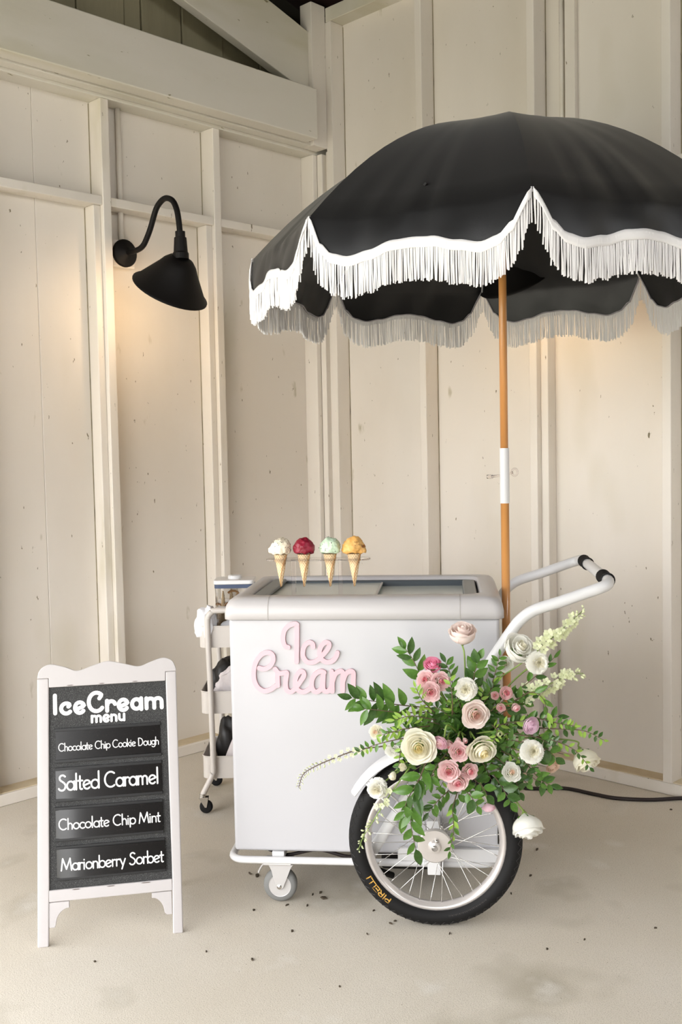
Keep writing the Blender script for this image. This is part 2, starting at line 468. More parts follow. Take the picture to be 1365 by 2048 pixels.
# ------------------------------------------------------------------ gooseneck wall lamps
def wall_lamp(label, on_left):
    t = thing('wall_lamp', label, 'lamp', group='gooseneck wall lamps')
    # local frame: x out of the wall, z up, origin at the wall panel
    if on_left: t.location = rw(-0.093, 1.186, 2.337); t.rotation_euler = (0, 0, RZ)
    else: t.location = rw(1.452, -0.093, 2.337); t.rotation_euler = (0, 0, RZ - PI / 2)
    mx = Matrix.Rotation(PI/2, 4, 'Y')
    MB().box(0, 0.045, -0.058, 0.058, -0.062, 0.058).build('junction_box', M['stud'], t, bevel=0.004)
    MB().lathe([(0.0, 0.045), (0.06, 0.045), (0.062, 0.05), (0.062, 0.058), (0.057, 0.064), (0.03, 0.068), (0.022, 0.08), (0.0, 0.082)], 32, mx).build('wall_plate', M['blackmetal'], t, smooth=True)
    path = [(0.07, 0.0), (0.15, 0.0), (0.195, 0.012), (0.225, 0.04), (0.257, 0.082), (0.298, 0.15), (0.336, 0.178), (0.375, 0.185), (0.42, 0.165), (0.446, 0.123), (0.458, 0.07), (0.464, 0.02)]
    MB().tube(spline([(x, 0, z) for x, z in path], 5), 0.0125, 12).build('gooseneck', M['blackmetal'], t, smooth=True)
    MB().lathe([(0.0, 0.03), (0.021, 0.03), (0.021, 0.006), (0.026, 0.004), (0.03, -0.055), (0.034, -0.062), (0.034, -0.085), (0, -0.085)], 24, Matrix.Translation((0.465, 0, 0))).build('socket_cup', M['blackmetal'], t, smooth=False)
    # shade: tilted towards the wall
    ax = math.radians(36)
    mt = Matrix.Translation((0.384, 0, -0.204)) @ Matrix.Rotation(ax, 4, 'Y')
    prof = [(0.0, 0.150), (0.036, 0.150), (0.052, 0.146), (0.072, 0.126), (0.088, 0.100), (0.156, 0.005), (0.167, 0.0), (0.167, -0.004)]
    sh = MB().lathe(prof, 40, mt).build('shade', M['blackmetal'], t, smooth=True)
    MB().lathe([(r * 0.985 if r else 0, z - 0.004) for r, z in prof[:-1]], 40, mt).build('shade_lining', M['shadein'], sh, smooth=True)
    MB().lathe([(0, 0.075), (0.014, 0.07), (0.016, 0.05), (0.028, 0.025), (0.03, 0.005), (0.02, -0.018), (0, -0.026)], 16, mt @ Matrix.Translation((0, 0, 0.03))).build('bulb', M['bulb'], t, smooth=True)
    ld = bpy.data.lights.new('bulb_light', 'POINT'); ld.energy = 2.4; ld.color = (1.0, 0.72, 0.46); ld.shadow_soft_size = 0.03
    lo = bpy.data.objects.new('bulb_light', ld); COL.objects.link(lo); lo.parent = t
    lo.location = mt @ Vector((0, 0, -0.012))
    return t
wall_lamp('black gooseneck wall lamp with tilted shade left of the umbrella', True)
wall_lamp('black gooseneck wall lamp on the wall behind the fringed umbrella', False)

def conduit(label, a, b, z0, z1, horizontal=None):
    t = tag(MB().tube([rw(a, b, z0), rw(a, b, z1)], 0.012, 10).build('electrical_conduit', M['stud'], smooth=True), label, 'pipe', 'wall conduits')
    return t
conduit("white painted conduit running down to the wall lamp junction box", -0.078, 1.175, 2.385, 2.985)
conduit('white painted conduit on the wall behind the umbrella', 1.441, -0.078, 2.40, 3.64)

# ------------------------------------------------------------------ stroke lettering
def arc(cx, cy, rx, ry, a0, a1, n=14):
    return [(cx + rx*math.cos(math.radians(a0 + (a1-a0)*i/n)), cy + ry*math.sin(math.radians(a0 + (a1-a0)*i/n))) for i in range(n+1)]
# cap height 1, x-height 0.56; each glyph: (advance, strokes)
X = 0.56; R0 = X/2
G = {
 'C': (0.86, [arc(0.46, 0.5, 0.44, 0.5, 52, 308, 20)]),
 'S': (0.62, [spline([(0.50, 0.90), (0.36, 0.99), (0.20, 0.97), (0.10, 0.86), (0.12, 0.70), (0.28, 0.58), (0.44, 0.46), (0.52, 0.30), (0.46, 0.10), (0.30, 0.0), (0.12, 0.02), (0.02, 0.12)], 4)]),
 'D': (0.80, [[(0.06, 0), (0.06, 1)], [(0.06, 1), (0.22, 1)] + arc(0.22, 0.5, 0.46, 0.5, 90, -90, 16) + [(0.06, 0)]]),
 'M': (1.02, [[(0.0, 0.0), (0.14, 1.0)], [(0.14, 1.0), (0.48, 0.12)], [(0.48, 0.12), (0.82, 1.0)], [(0.82, 1.0), (0.94, 0.0)]]),
 'I': (0.30, [[(0.10, 0), (0.10, 1)]]),
 'P': (0.66, [[(0.06, 0), (0.06, 1), (0.3, 1)] + arc(0.30, 0.74, 0.26, 0.26, 90, -90, 10) + [(0.06, 0.48)]]),
 'R': (0.70, [[(0.06, 0), (0.06, 1), (0.3, 1)] + arc(0.30, 0.74, 0.26, 0.26, 90, -90, 10) + [(0.06, 0.48)], [(0.3, 0.48), (0.58, 0)]]),
 'E': (0.60, [[(0.5, 1), (0.06, 1), (0.06, 0), (0.5, 0)], [(0.06, 0.5), (0.44, 0.5)]]),
 'L': (0.56, [[(0.06, 1), (0.06, 0), (0.48, 0)]]),
 'a': (0.62, [arc(0.28, R0, 0.27, R0, 0, 360, 20), [(0.55, X), (0.55, 0)]]),
 'b': (0.62, [arc(0.33, R0, 0.27, R0, 0, 360, 20), [(0.06, 1.02), (0.06, 0)]]),
 'c': (0.54, [arc(0.30, R0, 0.27, R0, 50, 310, 16)]),
 'd': (0.66, [arc(0.30, R0, 0.28, R0, 0, 360, 20), [(0.58, 1.1), (0.58, 0)]]),
 'e': (0.60, [[(0.05, 0.22), (0.53, 0.38)] + arc(0.30, R0, 0.26, R0, 22, 315, 18)]),
 'g': (0.60, [arc(0.28, R0 + 0.02, 0.24, R0 - 0.02, 0, 360, 18), [(0.53, X), (0.53, -0.1)] + arc(0.29, -0.1, 0.24, 0.18, 0, -150, 10)]),
 'h': (0.56, [[(0.06, 1.02), (0.06, 0)], [(0.06, 0.30)] + arc(0.26, 0.34, 0.20, 0.22, 180, 0, 10) + [(0.46, 0)]]),
 'i': (0.22, [[(0.08, X), (0.08, 0)], arc(0.08, 0.78, 0.012, 0.012, 0, 330, 5)]),
 'k': (0.52, [[(0.06, 1.02), (0.06, 0)], [(0.42, X), (0.08, 0.24)], [(0.18, 0.30), (0.46, 0)]]),
 'l': (0.22, [[(0.08, 1.05), (0.08, 0)]]),
 'm': (0.84, [[(0.06, X), (0.06, 0)], [(0.06, 0.32)] + arc(0.22, 0.38, 0.16, 0.18, 180, 0, 9) + [(0.38, 0)], [(0.38, 0.32)] + arc(0.56, 0.38, 0.17, 0.18, 180, 0, 9) + [(0.73, 0)]]),
 'n': (0.56, [[(0.06, X), (0.06, 0)], [(0.06, 0.32)] + arc(0.26, 0.36, 0.20, 0.20, 180, 0, 10) + [(0.46, 0)]]),
 'o': (0.64, [arc(0.31, R0, 0.28, R0, 0, 360, 20)]),
 'p': (0.62, [arc(0.33, R0, 0.27, R0, 0, 360, 20), [(0.06, X), (0.06, -0.26)]]),
 'r': (0.38, [[(0.06, X), (0.06, 0)], [(0.06, 0.32)] + arc(0.24, 0.36, 0.18, 0.19, 180, 55, 7)]),
 't': (0.36, [[(0.14, 0.86), (0.14, 0.10)] + arc(0.24, 0.10, 0.10, 0.10, 180, 300, 6), [(0.0, X), (0.32, X)]]),
 'u': (0.56, [[(0.06, X), (0.06, 0.22)] + arc(0.26, 0.20, 0.20, 0.20, 180, 360, 10) + [(0.46, X)], [(0.46, X), (0.46, 0)]]),
 'y': (0.52, [[(0.02, X), (0.25, 0.02)], [(0.48, X), (0.16, -0.28)]]),
 ' ': (0.36, []),
}
BOLD = dict(G)
BOLD['C'] = (0.86, [[(0.60, 0.66), (0.70, 0.80)] + arc(0.46, 0.5, 0.36, 0.44, 45, 318, 22)])
BOLD['c'] = (0.62, [[(0.40, 0.36), (0.48, 0.44)] + arc(0.30, R0, 0.24, 0.24, 45, 318, 16)])
BOLD['e'] = (0.64, [[(0.10, 0.20), (0.30, 0.26), (0.48, 0.34)] + arc(0.31, R0, 0.22, 0.25, 20, 320, 18)])
BOLD['a'] = (0.68, [arc(0.30, R0, 0.21, 0.23, 0, 360, 20), [(0.53, X - 0.02), (0.53, 0.02)]])
BOLD['I'] = (0.36, [[(0.14, 0.08), (0.14, 0.92)]])
BOLD['r'] = (0.56, [[(0.10, X - 0.04), (0.10, 0.04)], [(0.10, 0.32)] + arc(0.30, 0.32, 0.18, 0.17, 180, 10, 9)])
BOLD['m'] = (0.98, [[(0.10, X - 0.04), (0.10, 0.04)], [(0.10, 0.32)] + arc(0.29, 0.34, 0.18, 0.16, 180, 0, 9) + [(0.47, 0.04)], [(0.47, 0.32)] + arc(0.65, 0.34, 0.18, 0.16, 180, 0, 9) + [(0.83, 0.04)]])
BOLD['n'] = (0.66, [[(0.10, X - 0.04), (0.10, 0.04)], [(0.10, 0.32)] + arc(0.30, 0.33, 0.20, 0.17, 180, 0, 10) + [(0.50, 0.04)]])
BOLD['u'] = (0.66, [[(0.10, X - 0.04), (0.10, 0.24)] + arc(0.30, 0.22, 0.20, 0.16, 180, 360, 10) + [(0.50, X - 0.04)], [(0.50, X - 0.04), (0.50, 0.04)]])

def text_mesh(text, font, x0, x1, y0, cap, wt, fn, h0, h1, skew=None):
    """lettering fitted between x0 and x1; cap is the cap height, wt the stroke width as a share of it"""
    adv = sum(font[c][0] for c in text)
    sxx = (x1 - x0) / adv
    mb = MB(); x = 0.0
    for c in text:
        w, strokes = font[c]
        for st in strokes:
            pts = [(x0 + (x + p[0]) * sxx, y0 + p[1] * cap + (skew(p) if skew else 0)) for p in st]
            ribbon(mb, pts, wt * cap, fn, h0, h1)
        x += w
    return mb

# ------------------------------------------------------------------ menu board
SG = thing('menu_board', 'white framed folding menu board with black panel and white lettering', 'sign', (-0.909, 2.929, 0), math.radians(10.887))
LN = math.radians(12)
def sp(u, v, w=0.0): return (u, v * math.sin(LN) - w * math.cos(LN), v * math.cos(LN) + w * math.sin(LN))
def slab(poly, w0, w1): return MB().prism(poly, lambda u, v: sp(u, v, w0), lambda u, v: sp(u, v, w1))
def rect(u0, u1, v0, v1): return [(u0, v0), (u1, v0), (u1, v1), (u0, v1)]
slab([(0.0, 0.0), (0.032, 0.0), (0.036, 0.16), (0.044, 0.75), (0.044, 0.775), (0.010, 0.775)], -0.018, 0.0).build('leg', M['signwood'], SG, bevel=0.004)
slab([(0.390, 0.0), (0.420, 0.0), (0.426, 0.775), (0.393, 0.775), (0.393, 0.16)], -0.018, 0.0).build('leg', M['signwood'], SG, bevel=0.004)
crest = [tuple(p) for p in spline([(0.010, 0.775, 0), (0.016, 0.798, 0), (0.034, 0.813, 0), (0.056, 0.816, 0), (0.093, 0.806, 0), (0.129, 0.793, 0), (0.174, 0.806, 0), (0.219, 0.817, 0), (0.271, 0.806, 0), (0.313, 0.796, 0), (0.347, 0.807, 0), (0.386, 0.818, 0), (0.414, 0.808, 0), (0.425, 0.785, 0), (0.426, 0.775, 0)], 4)]
slab([(0.393, 0.775), (0.392, 0.747), (0.044, 0.747), (0.044, 0.775)] + [(p[0], p[1]) for p in crest], -0.018, 0.0).build('crest_rail', M['signwood'], SG, bevel=0.004)
slab(rect(0.0335, 0.393, 0.124, 0.158), -0.018, -0.001).build('bottom_rail', M['signwood'], SG, bevel=0.003)
slab([(0.033, 0.123), (0.092, 0.123), (0.092, 0.106)] + [(p[0], p[1]) for p in arc(0.092, 0.058, 0.039, 0.046, 90, 178, 8)] + [(0.05, 0.052), (0.033, 0.052)], -0.016, -0.003).build('corner_bracket', M['signwood'], SG, bevel=0.002)
slab([(0.390, 0.123), (0.331, 0.123), (0.331, 0.108)] + [(p[0], p[1]) for p in arc(0.331, 0.062, 0.036, 0.046, 90, 2, 8)] + [(0.374, 0.056), (0.390, 0.056)], -0.016, -0.003).build('corner_bracket', M['signwood'], SG, bevel=0.002)
slab(rect(0.036, 0.394, 0.156, 0.75), -0.014, -0.007).build('chalk_panel', M['chalk'], SG)
text_mesh('IceCream', BOLD, 0.052, 0.388, 0.664, 0.063, 0.19, sp, -0.0069, -0.0055).build('title_lettering', M['letter'], SG)
text_mesh('menu', BOLD, 0.165, 0.270, 0.634, 0.039, 0.19, sp, -0.0069, -0.0055).build('subtitle_lettering', M['letter'], SG)
def menu_strip(words, u0, u1, v0, v1, tx0, tx1, ty, cap, bow, lab):
    # magnet strip, its left end pressed in so the sheet bows out towards the viewer
    def bw(u): return -0.0045 + bow * (1 - math.exp(-max(u - u0, 0) / 0.02))
    mb = MB(); N = 24; va, vb = v0 + 0.008, v1 - 0.008
    us = [u0 + (u1 - u0) * (i / N) ** 1.6 for i in range(N + 1)]
    for side in (0.0, -0.0016):
        mb.add([sp(u, v, bw(u) + side) for v in (va, vb) for u in us], [(i, i+1, N+2+i, N+1+i) if side == 0 else (N+1+i, N+2+i, i+1, i) for i in range(N)])
    s = mb.build('menu_strip', M['strip'], SG, smooth=True, fix=False)
    s['label'] = lab
    text_mesh(words, G, tx0, tx1, ty, cap, 0.115, lambda u, v, h: sp(u, v, bw(u) + h), 0.0, 0.0007).build('strip_lettering', M['letter'], s)
    for a, b in ((v0, v0 + 0.009), (v1 - 0.009, v1)):
        slab(rect(u0 - 0.002, u1 + 0.002, a, b), -0.0068, -0.0012).build('strip_rail', M['holder'], s, bevel=0.0008)
menu_strip('Chocolate Chip Cookie Dough', 0.061, 0.371, 0.522, 0.623, 0.069, 0.367, 0.556, 0.0225, 0.0, 'black strip reading Chocolate Chip Cookie Dough')
menu_strip('Salted Caramel', 0.059, 0.371, 0.408, 0.508, 0.067, 0.364, 0.441, 0.0445, 0.004, 'black strip reading Salted Caramel')
menu_strip('Chocolate Chip Mint', 0.057, 0.370, 0.294, 0.393, 0.066, 0.364, 0.328, 0.0305, 0.008, 'black strip reading Chocolate Chip Mint')
menu_strip('Marionberry Sorbet', 0.058, 0.373, 0.182, 0.280, 0.071, 0.370, 0.211, 0.034, 0.009, 'black strip reading Marionberry Sorbet')
for u0, u1, v in ((0.10, 0.125, 0.1545), (0.20, 0.225, 0.1545), (0.30, 0.33, 0.1545), (0.095, 0.118, 0.7505), (0.19, 0.21, 0.7505), (0.29, 0.31, 0.7505)):
    slab([(u0, v), (u0 + 0.008, v - 0.0012), (u1 - 0.006, v - 0.001), (u1, v), (u1 - 0.006, v + 0.0012), (u0 + 0.006, v + 0.001)], -0.002, 0.0004).build('paint_chip', M['scuff'], SG)
# the folding support behind
def bp_(u, v, w=0.0):
    return (u, 0.345 - 0.172 * v / 0.76 + w, v)
for u0, u1 in ((0.020, 0.048), (0.376, 0.404)):
    MB().prism(rect(u0, u1, 0.0, 0.755), lambda u, v: bp_(u, v, 0.0), lambda u, v: bp_(u, v, 0.016)).build('rear_leg', M['signwood'], SG, bevel=0.003)
MB().prism(rect(0.048, 0.376, 0.20, 0.235), lambda u, v: bp_(u, v, 0.001), lambda u, v: bp_(u, v, 0.015)).build('rear_rail', M['signwood'], SG, bevel=0.003)
MB().prism(rect(0.048, 0.376, 0.70, 0.74), lambda u, v: bp_(u, v, 0.001), lambda u, v: bp_(u, v, 0.015)).build('rear_rail', M['signwood'], SG, bevel=0.003)

# ------------------------------------------------------------------ ice cream cart
KX, KY, KR = -0.36, 3.217, math.radians(-6)
CT = thing('ice_cream_cart', 'white ice cream freezer cart with pink lettering and spoked wheel', 'cart', (KX, KY, 0), KR)
def kw(x, y, z): return Matrix.Translation((KX, KY, 0)) @ Matrix.Rotation(KR, 4, 'Z') @ Vector((x, y, z))
FX, FD = 0.843, 0.60
MB().box(0, FX, 0, FD, 0.166, 0.912).build('freezer_body', M['white'], CT, bevel=0.012, seg=4)
def rrect(x0, x1, y0, y1, r, n=6):
    out = []
    for cx, cy, a in ((x1-r, y0+r, -90), (x1-r, y1-r, 0), (x0+r, y1-r, 90), (x0+r, y0+r, 180)):
        for k in range(n + 1):
            t = math.radians(a + 90*k/n); out.append((cx + r*math.cos(t), cy + r*math.sin(t)))
    return out
rings = []
for ins, z, r in ((0.012, 0.906, 0.02), (0.0, 0.908, 0.03), (0.0, 0.930, 0.03), (0.004, 0.950, 0.034), (0.012, 0.964, 0.04), (0.024, 0.9725, 0.045), (0.040, 0.975, 0.05)):
    rings.append([(x, y, z) for x, y in rrect(-0.014 + ins, FX + 0.014 - ins, -0.016 + ins, FD + 0.016 - ins, max(r - ins*0.3, 0.012))])
for dx, z, r in ((0.0, 0.975, 0.06), (0.006, 0.970, 0.055), (0.010, 0.945, 0.05), (0.010, 0.915, 0.05)):
    rings.append([(x, y, z) for x, y in rrect(0.042 + dx, 0.795 - dx, 0.062 + dx, 0.545 - dx, r)])
mb = MB(); n = len(rings[0])
for i in range(len(rings) - 1):
    mb.add(rings[i] + rings[i+1], [(k, (k+1) % n, n + (k+1) % n, n + k) for k in range(n)])
me = mb.mesh('top_collar')
bm = bmesh.new(); bm.from_mesh(me); bmesh.ops.remove_doubles(bm, verts=bm.verts, dist=1e-5); bmesh.ops.recalc_face_normals(bm, faces=bm.faces); bm.to_mesh(me); bm.free()
collar = link('top_collar', me, M['collar'], CT, smooth=True)
for x in (0.127, 0.722):
    prof = [(-0.0168, 0.906), (-0.0168, 0.930), (-0.0128, 0.9505), (-0.0046, 0.9648), (0.0075, 0.9735), (0.026, 0.9758), (0.06, 0.9758)]
    mbs = MB()
    for i in range(len(prof) - 1):
        (ya, za), (yb, zb) = prof[i], prof[i+1]
        mbs.add([(x, ya, za), (x + 0.0022, ya, za), (x + 0.0022, yb, zb), (x, yb, zb)], [(0, 1, 2, 3)])
    mbs.build('collar_joint', M['seam'], collar)
# inner tub and sliding glass lids
MB().box(0.05, 0.79, 0.07, 0.54, 0.913, 0.917).build('tub_floor', M['collar'], CT)
MB().box(0.055, 0.785, 0.512, 0.538, 0.917, 0.962).build('back_rail', M['darkrail'], CT, bevel=0.002)
MB().box(0.055, 0.785, 0.072, 0.090, 0.917, 0.946).build('front_rail', M['darkrail'], CT, bevel=0.002)
l1 = MB().box(0.062, 0.455, 0.085, 0.515, 0.9500, 0.9550).build('glass_lid', M['lidglass'], CT, bevel=0.001)
l2 = MB().box(0.42, 0.780, 0.085, 0.515, 0.9380, 0.9430).build('glass_lid', M['lidglass'], CT, bevel=0.001)
MB().box(0.062, 0.106, 0.085, 0.515, 0.9552, 0.972).build('lid_handle', M['greyplastic'], l1, bevel=0.006, seg=3)
MB().box(0.449, 0.455, 0.085, 0.515, 0.9552, 0.9575).build('lid_edge', M['collar'], l1)
MB().box(0.736, 0.780, 0.085, 0.515, 0.9432, 0.964).build('lid_handle', M['greyplastic'], l2, bevel=0.006, seg=3)
# base frame of bent tube, cross bars, axle bar
fr = []
for x, y in rrect(-0.012, FX - 0.02, -0.010, FD + 0.02, 0.045, 6): fr.append((x, y, 0.143))
MB().tube(fr, 0.0115, 12, closed=True).build('base_frame', M['frame'], CT, smooth=True)
for x in (0.14, 0.40, 0.72):
    MB().box(x - 0.02, x + 0.02, 0.0, FD + 0.01, 0.142, 0.166).build('cross_bar', M['frame'], CT, bevel=0.003)
MB().box(0.52, 0.838, -0.022, -0.002, 0.153, 0.194).build('axle_bar', M['frame'], CT, bevel=0.003)
MB().box(0.613, 0.653, -0.075, -0.022, 0.132, 0.30).build('axle_bracket', M['frame'], CT, bevel=0.003)
MB().box(0.613, 0.653, FD + 0.022, FD + 0.075, 0.132, 0.30).build('axle_bracket', M['frame'], CT, bevel=0.003)
MB().tube([(0.638, -0.19, 0.26), (0.638, FD + 0.19, 0.26)], 0.009, 10).build('axle', M['chrome'], CT, smooth=True)
MB().box(0.829, 0.8435, -0.0015, 0.02, 0.205, 0.27).build('vent_gap', M['gap'], CT)
# compressor and cords slung under the freezer
MB().box(0.46, 0.66, 0.10, 0.42, 0.075, 0.142).build('compressor_box', M['blackmetal'], CT, bevel=0.01, seg=3)
MB().tube(spline([(0.10, 0.06, 0.15), (0.16, 0.05, 0.137), (0.26, 0.06, 0.152), (0.36, 0.05, 0.135), (0.44, 0.07, 0.145), (0.50, 0.12, 0.11), (0.55, 0.20, 0.09)], 6), 0.006, 8).build('slung_cord', M['cable'], CT, smooth=True)
MB().tube([(0.435, -0.02, 0.128), (0.46, 0.0, 0.112), (0.50, 0.03, 0.085)], 0.010, 10).build('rubber_bumper', M['rubber'], CT, smooth=True)

# pink script letters fixed to the front panel
LETTERS = [
    [(0.1885, 0.8204), (0.1802, 0.8226), (0.1739, 0.8370), (0.1732, 0.8564), (0.1795, 0.8757), (0.1942, 0.8895), (0.2123, 0.8944), (0.2181, 0.8914)],
    [(0.2178, 0.8922), (0.2163, 0.8383), (0.2143, 0.7747)],
    [(0.2673, 0.8212), (0.2653, 0.8314), (0.2560, 0.8355), (0.2432, 0.8286), (0.2351, 0.8112), (0.2352, 0.7913), (0.2453, 0.7758), (0.2621, 0.7725), (0.2802, 0.7797), (0.2938, 0.7936), (0.3084, 0.8093), (0.3175, 0.8245), (0.3144, 0.8344), (0.3034, 0.8344), (0.2927, 0.8239), (0.2868, 0.8052), (0.2908, 0.7858), (0.3063, 0.7742), (0.3256, 0.7770), (0.3377, 0.7900), (0.3427, 0.8030)],
    [(0.0950, 0.7551), (0.1117, 0.7518), (0.1301, 0.7613), (0.1403, 0.7802), (0.1371, 0.7976), (0.1222, 0.8038), (0.1025, 0.7962), (0.0851, 0.7732), (0.0777, 0.7439), (0.0787, 0.7160), (0.0893, 0.6938), (0.1086, 0.6821), (0.1297, 0.6869), (0.1453, 0.6981)],
    [(0.1531, 0.6996), (0.1525, 0.7218), (0.1521, 0.7413), (0.1460, 0.7518)],
    [(0.1521, 0.7413), (0.1629, 0.7380), (0.1755, 0.7399), (0.1824, 0.7391), (0.1792, 0.7191), (0.1776, 0.6996), (0.1828, 0.6835), (0.1963, 0.6808), (0.2120, 0.6956), (0.2263, 0.7151), (0.2363, 0.7304), (0.2335, 0.7428), (0.2227, 0.7428), (0.2121, 0.7275), (0.2083, 0.7053), (0.2151, 0.6873), (0.2310, 0.6798), (0.2483, 0.6860), (0.2605, 0.6985)],
    [(0.3001, 0.7416), (0.2883, 0.7449), (0.2715, 0.7354), (0.2612, 0.7160), (0.2607, 0.6938), (0.2698, 0.6811), (0.2831, 0.6839), (0.2934, 0.7000), (0.2963, 0.7305)],
    [(0.2979, 0.7416), (0.2954, 0.7001), (0.2989, 0.6840), (0.3113, 0.6829), (0.3212, 0.6960), (0.3249, 0.7168)],
    [(0.3236, 0.7444), (0.3249, 0.7278), (0.3242, 0.6822)],
    [(0.3248, 0.7112), (0.3344, 0.7361), (0.3497, 0.7453), (0.3587, 0.7403), (0.3577, 0.7169), (0.3567, 0.6831)],
    [(0.3573, 0.7113), (0.3674, 0.7362), (0.3827, 0.7454), (0.3916, 0.7390), (0.3906, 0.7142), (0.3918, 0.6935), (0.4048, 0.6872)]]
mb = MB()
for st in LETTERS:
    ribbon(mb, spline([(p[0], p[1], 0) for p in st], 6), 0.0145, lambda x, z, h: (x, -h, z), 0.0, 0.009)
mb.build('pink_script_lettering', M['pink'], CT)['label'] = 'pink cut-out script reading Ice Cream'
# wheels: tyre carries rim, hub, spokes and print as its sub-parts
def wheel(yc, out):
    # local wheel frame: axis along y, centre at (0.638, yc, 0.26); out = -1 faces the viewer
    c = Vector((0.638, yc, 0.26))
    mx = Matrix.Translation(c) @ Matrix.Rotation(PI/2, 4, 'X')
    prof = []
    for k in range(21):
        a = PI * (-0.80 + 1.60 * k / 20)
        rr = 0.2325 + 0.0275 * math.cos(a); yy = 0.031 * math.sin(a)
        prof.append((max(rr, 0.2105), yy))
    tyre = MB().lathe(prof, 72, mx).build('wheel_tyre', M['rubber'], CT, smooth=True)
    tyre['label'] = 'black bicycle tyre with zigzag shoulder tread'
    # zigzag tread on both shoulders
    mb = MB()
    for sgn in (-1, 1):
        pts = []
        N = 120
        for k in range(N):
            a = 2*PI*k/N
            th = math.radians(38 if k % 2 else 66) 
            rr = 0.2325 + 0.0285*math.cos(th); yy = sgn*0.0315*math.sin(th)
            pts.append(mx @ Vector((rr*math.cos(a), rr*math.sin(a), yy)))
        mb.tube(pts, 0.0013, 4, closed=True)
    mb.build('tread_zigzag', M['tread'], tyre)
    rim = MB().lathe([(0.2115, -0.019), (0.2125, -0.016), (0.2, -0.014), (0.196, -0.006), (0.196, 0.006), (0.2, 0.014), (0.2125, 0.016), (0.2115, 0.019), (0.2035, 0.0195), (0.200, 0.017), (0.193, 0.009), (0.191, 0.0), (0.193, -0.009), (0.200, -0.017), (0.2035, -0.0195), (0.2115, -0.019)], 72, mx).build('rim', M['alloy'], tyre, smooth=True)
    hub = MB().lathe([(0.0, -0.055), (0.028, -0.055), (0.03, -0.05), (0.018, -0.04), (0.018, 0.04), (0.03, 0.05), (0.028, 0.055), (0.0, 0.055)], 28, mx).build('hub', M['chrome'], tyre, smooth=False, bevel=0.001)
    zc = 0.062 * (1 if out < 0 else -1)
    s_ = 1 if out < 0 else -1
    MB().lathe([(0.046, s_*0.042), (0.050, s_*0.046), (0.0505, s_*0.056), (0.047, s_*0.060), (0.02, s_*0.061), (0.0185, s_*0.064), (0.016, s_*0.074), (0.008, s_*0.076), (0.0, s_*0.076)], 48, mx).build('hub_cap', M['alloy'], tyre, smooth=False)
    MB().tube([mx @ Vector((0.002, 0.017, s_*0.066)), mx @ Vector((0.010, 0.020, s_*0.070))], 0.0055, 8).build('valve_knob', M['chrome'], tyre, smooth=True)
    spm = None
    N = 36
    for k in range(N):
        side = 1 if k % 2 else -1
        a_r = 2*PI*(k + 0.5)/N
        cross = (1 if (k // 2) % 2 else -1) * math.radians(62)
        a_h = a_r + cross
        p0 = Vector((0.027*math.cos(a_h), 0.027*math.sin(a_h), side*0.045))
        p1 = Vector((0.1925*math.cos(a_r), 0.1925*math.sin(a_r), side*0.004))
        MB().tube([mx @ p0, mx @ (p0.lerp(p1, 0.93)), mx @ p1], [0.0011, 0.0011, 0.0022], 6).build('spoke', M['spoke'], tyre, smooth=True)
    return tyre, mx, s_
ty, wmx, s_ = wheel(-0.114, -1)
# sidewall print
def on_sidewall(ang0, dirn, r0, yface):
    def fn(x, y, h):
        r = r0 + y; a = ang0 + dirn * x / r0
        return wmx @ Vector((r*math.cos(a), r*math.sin(a), yface + h))
    return fn
text_mesh('PIRELLI', G, 0.0, 0.098, 0.0, 0.0145, 0.22, on_sidewall(math.radians(233), -1, 0.2205, 0.0285), 0.0, 0.0022).build('tyre_lettering', M['gold'], ty)
mb = MB()
for k in range(34):
    a = math.radians(280 + k * 0.95)
    f = on_sidewall(a, 1, 0.2235 - 0.0, 0.0290)
    ribbon(mb, [(0, 0), (0.0010 * (k % 3), 0.0028 + 0.001 * (k % 2))], 0.0009, f, 0.0, 0.0018)
mb.build('sidewall_size_print', M['greyprint'], ty)
wheel(FD + 0.114, 1)
# mudguards and stays
def mudguard(yc, a0, a1):
    def fn(u, v):
        a = math.radians(a0 + (a1 - a0) * u); s = (v - 0.5) * 2
        r = 0.288 - 0.016 * s * s * abs(s)
        w = 0.046 * (1 if u > 0.04 else 0.7 + 0.3 * u / 0.04)
        return (0.638 + r * math.cos(a), yc + w * s, 0.26 + r * math.sin(a))
    g = MB().grid(fn, 40, 10).build('mudguard', M['frame'], CT, smooth=True, solid=0.002)
    for sgn in (-1, 1):
        for a in (138, 120):
            p = Vector((0.638 + 0.276*math.cos(math.radians(a)), yc + sgn*0.043, 0.26 + 0.276*math.sin(math.radians(a))))
            if a == 138: MB().tube([p, Vector((0.638 - 0.05, yc + sgn*0.05, 0.30))], 0.0026, 6).build('mudguard_stay', M['frame'], g, smooth=True)
mudguard(-0.114, 150, 38)
mudguard(FD + 0.114, 150, 38)

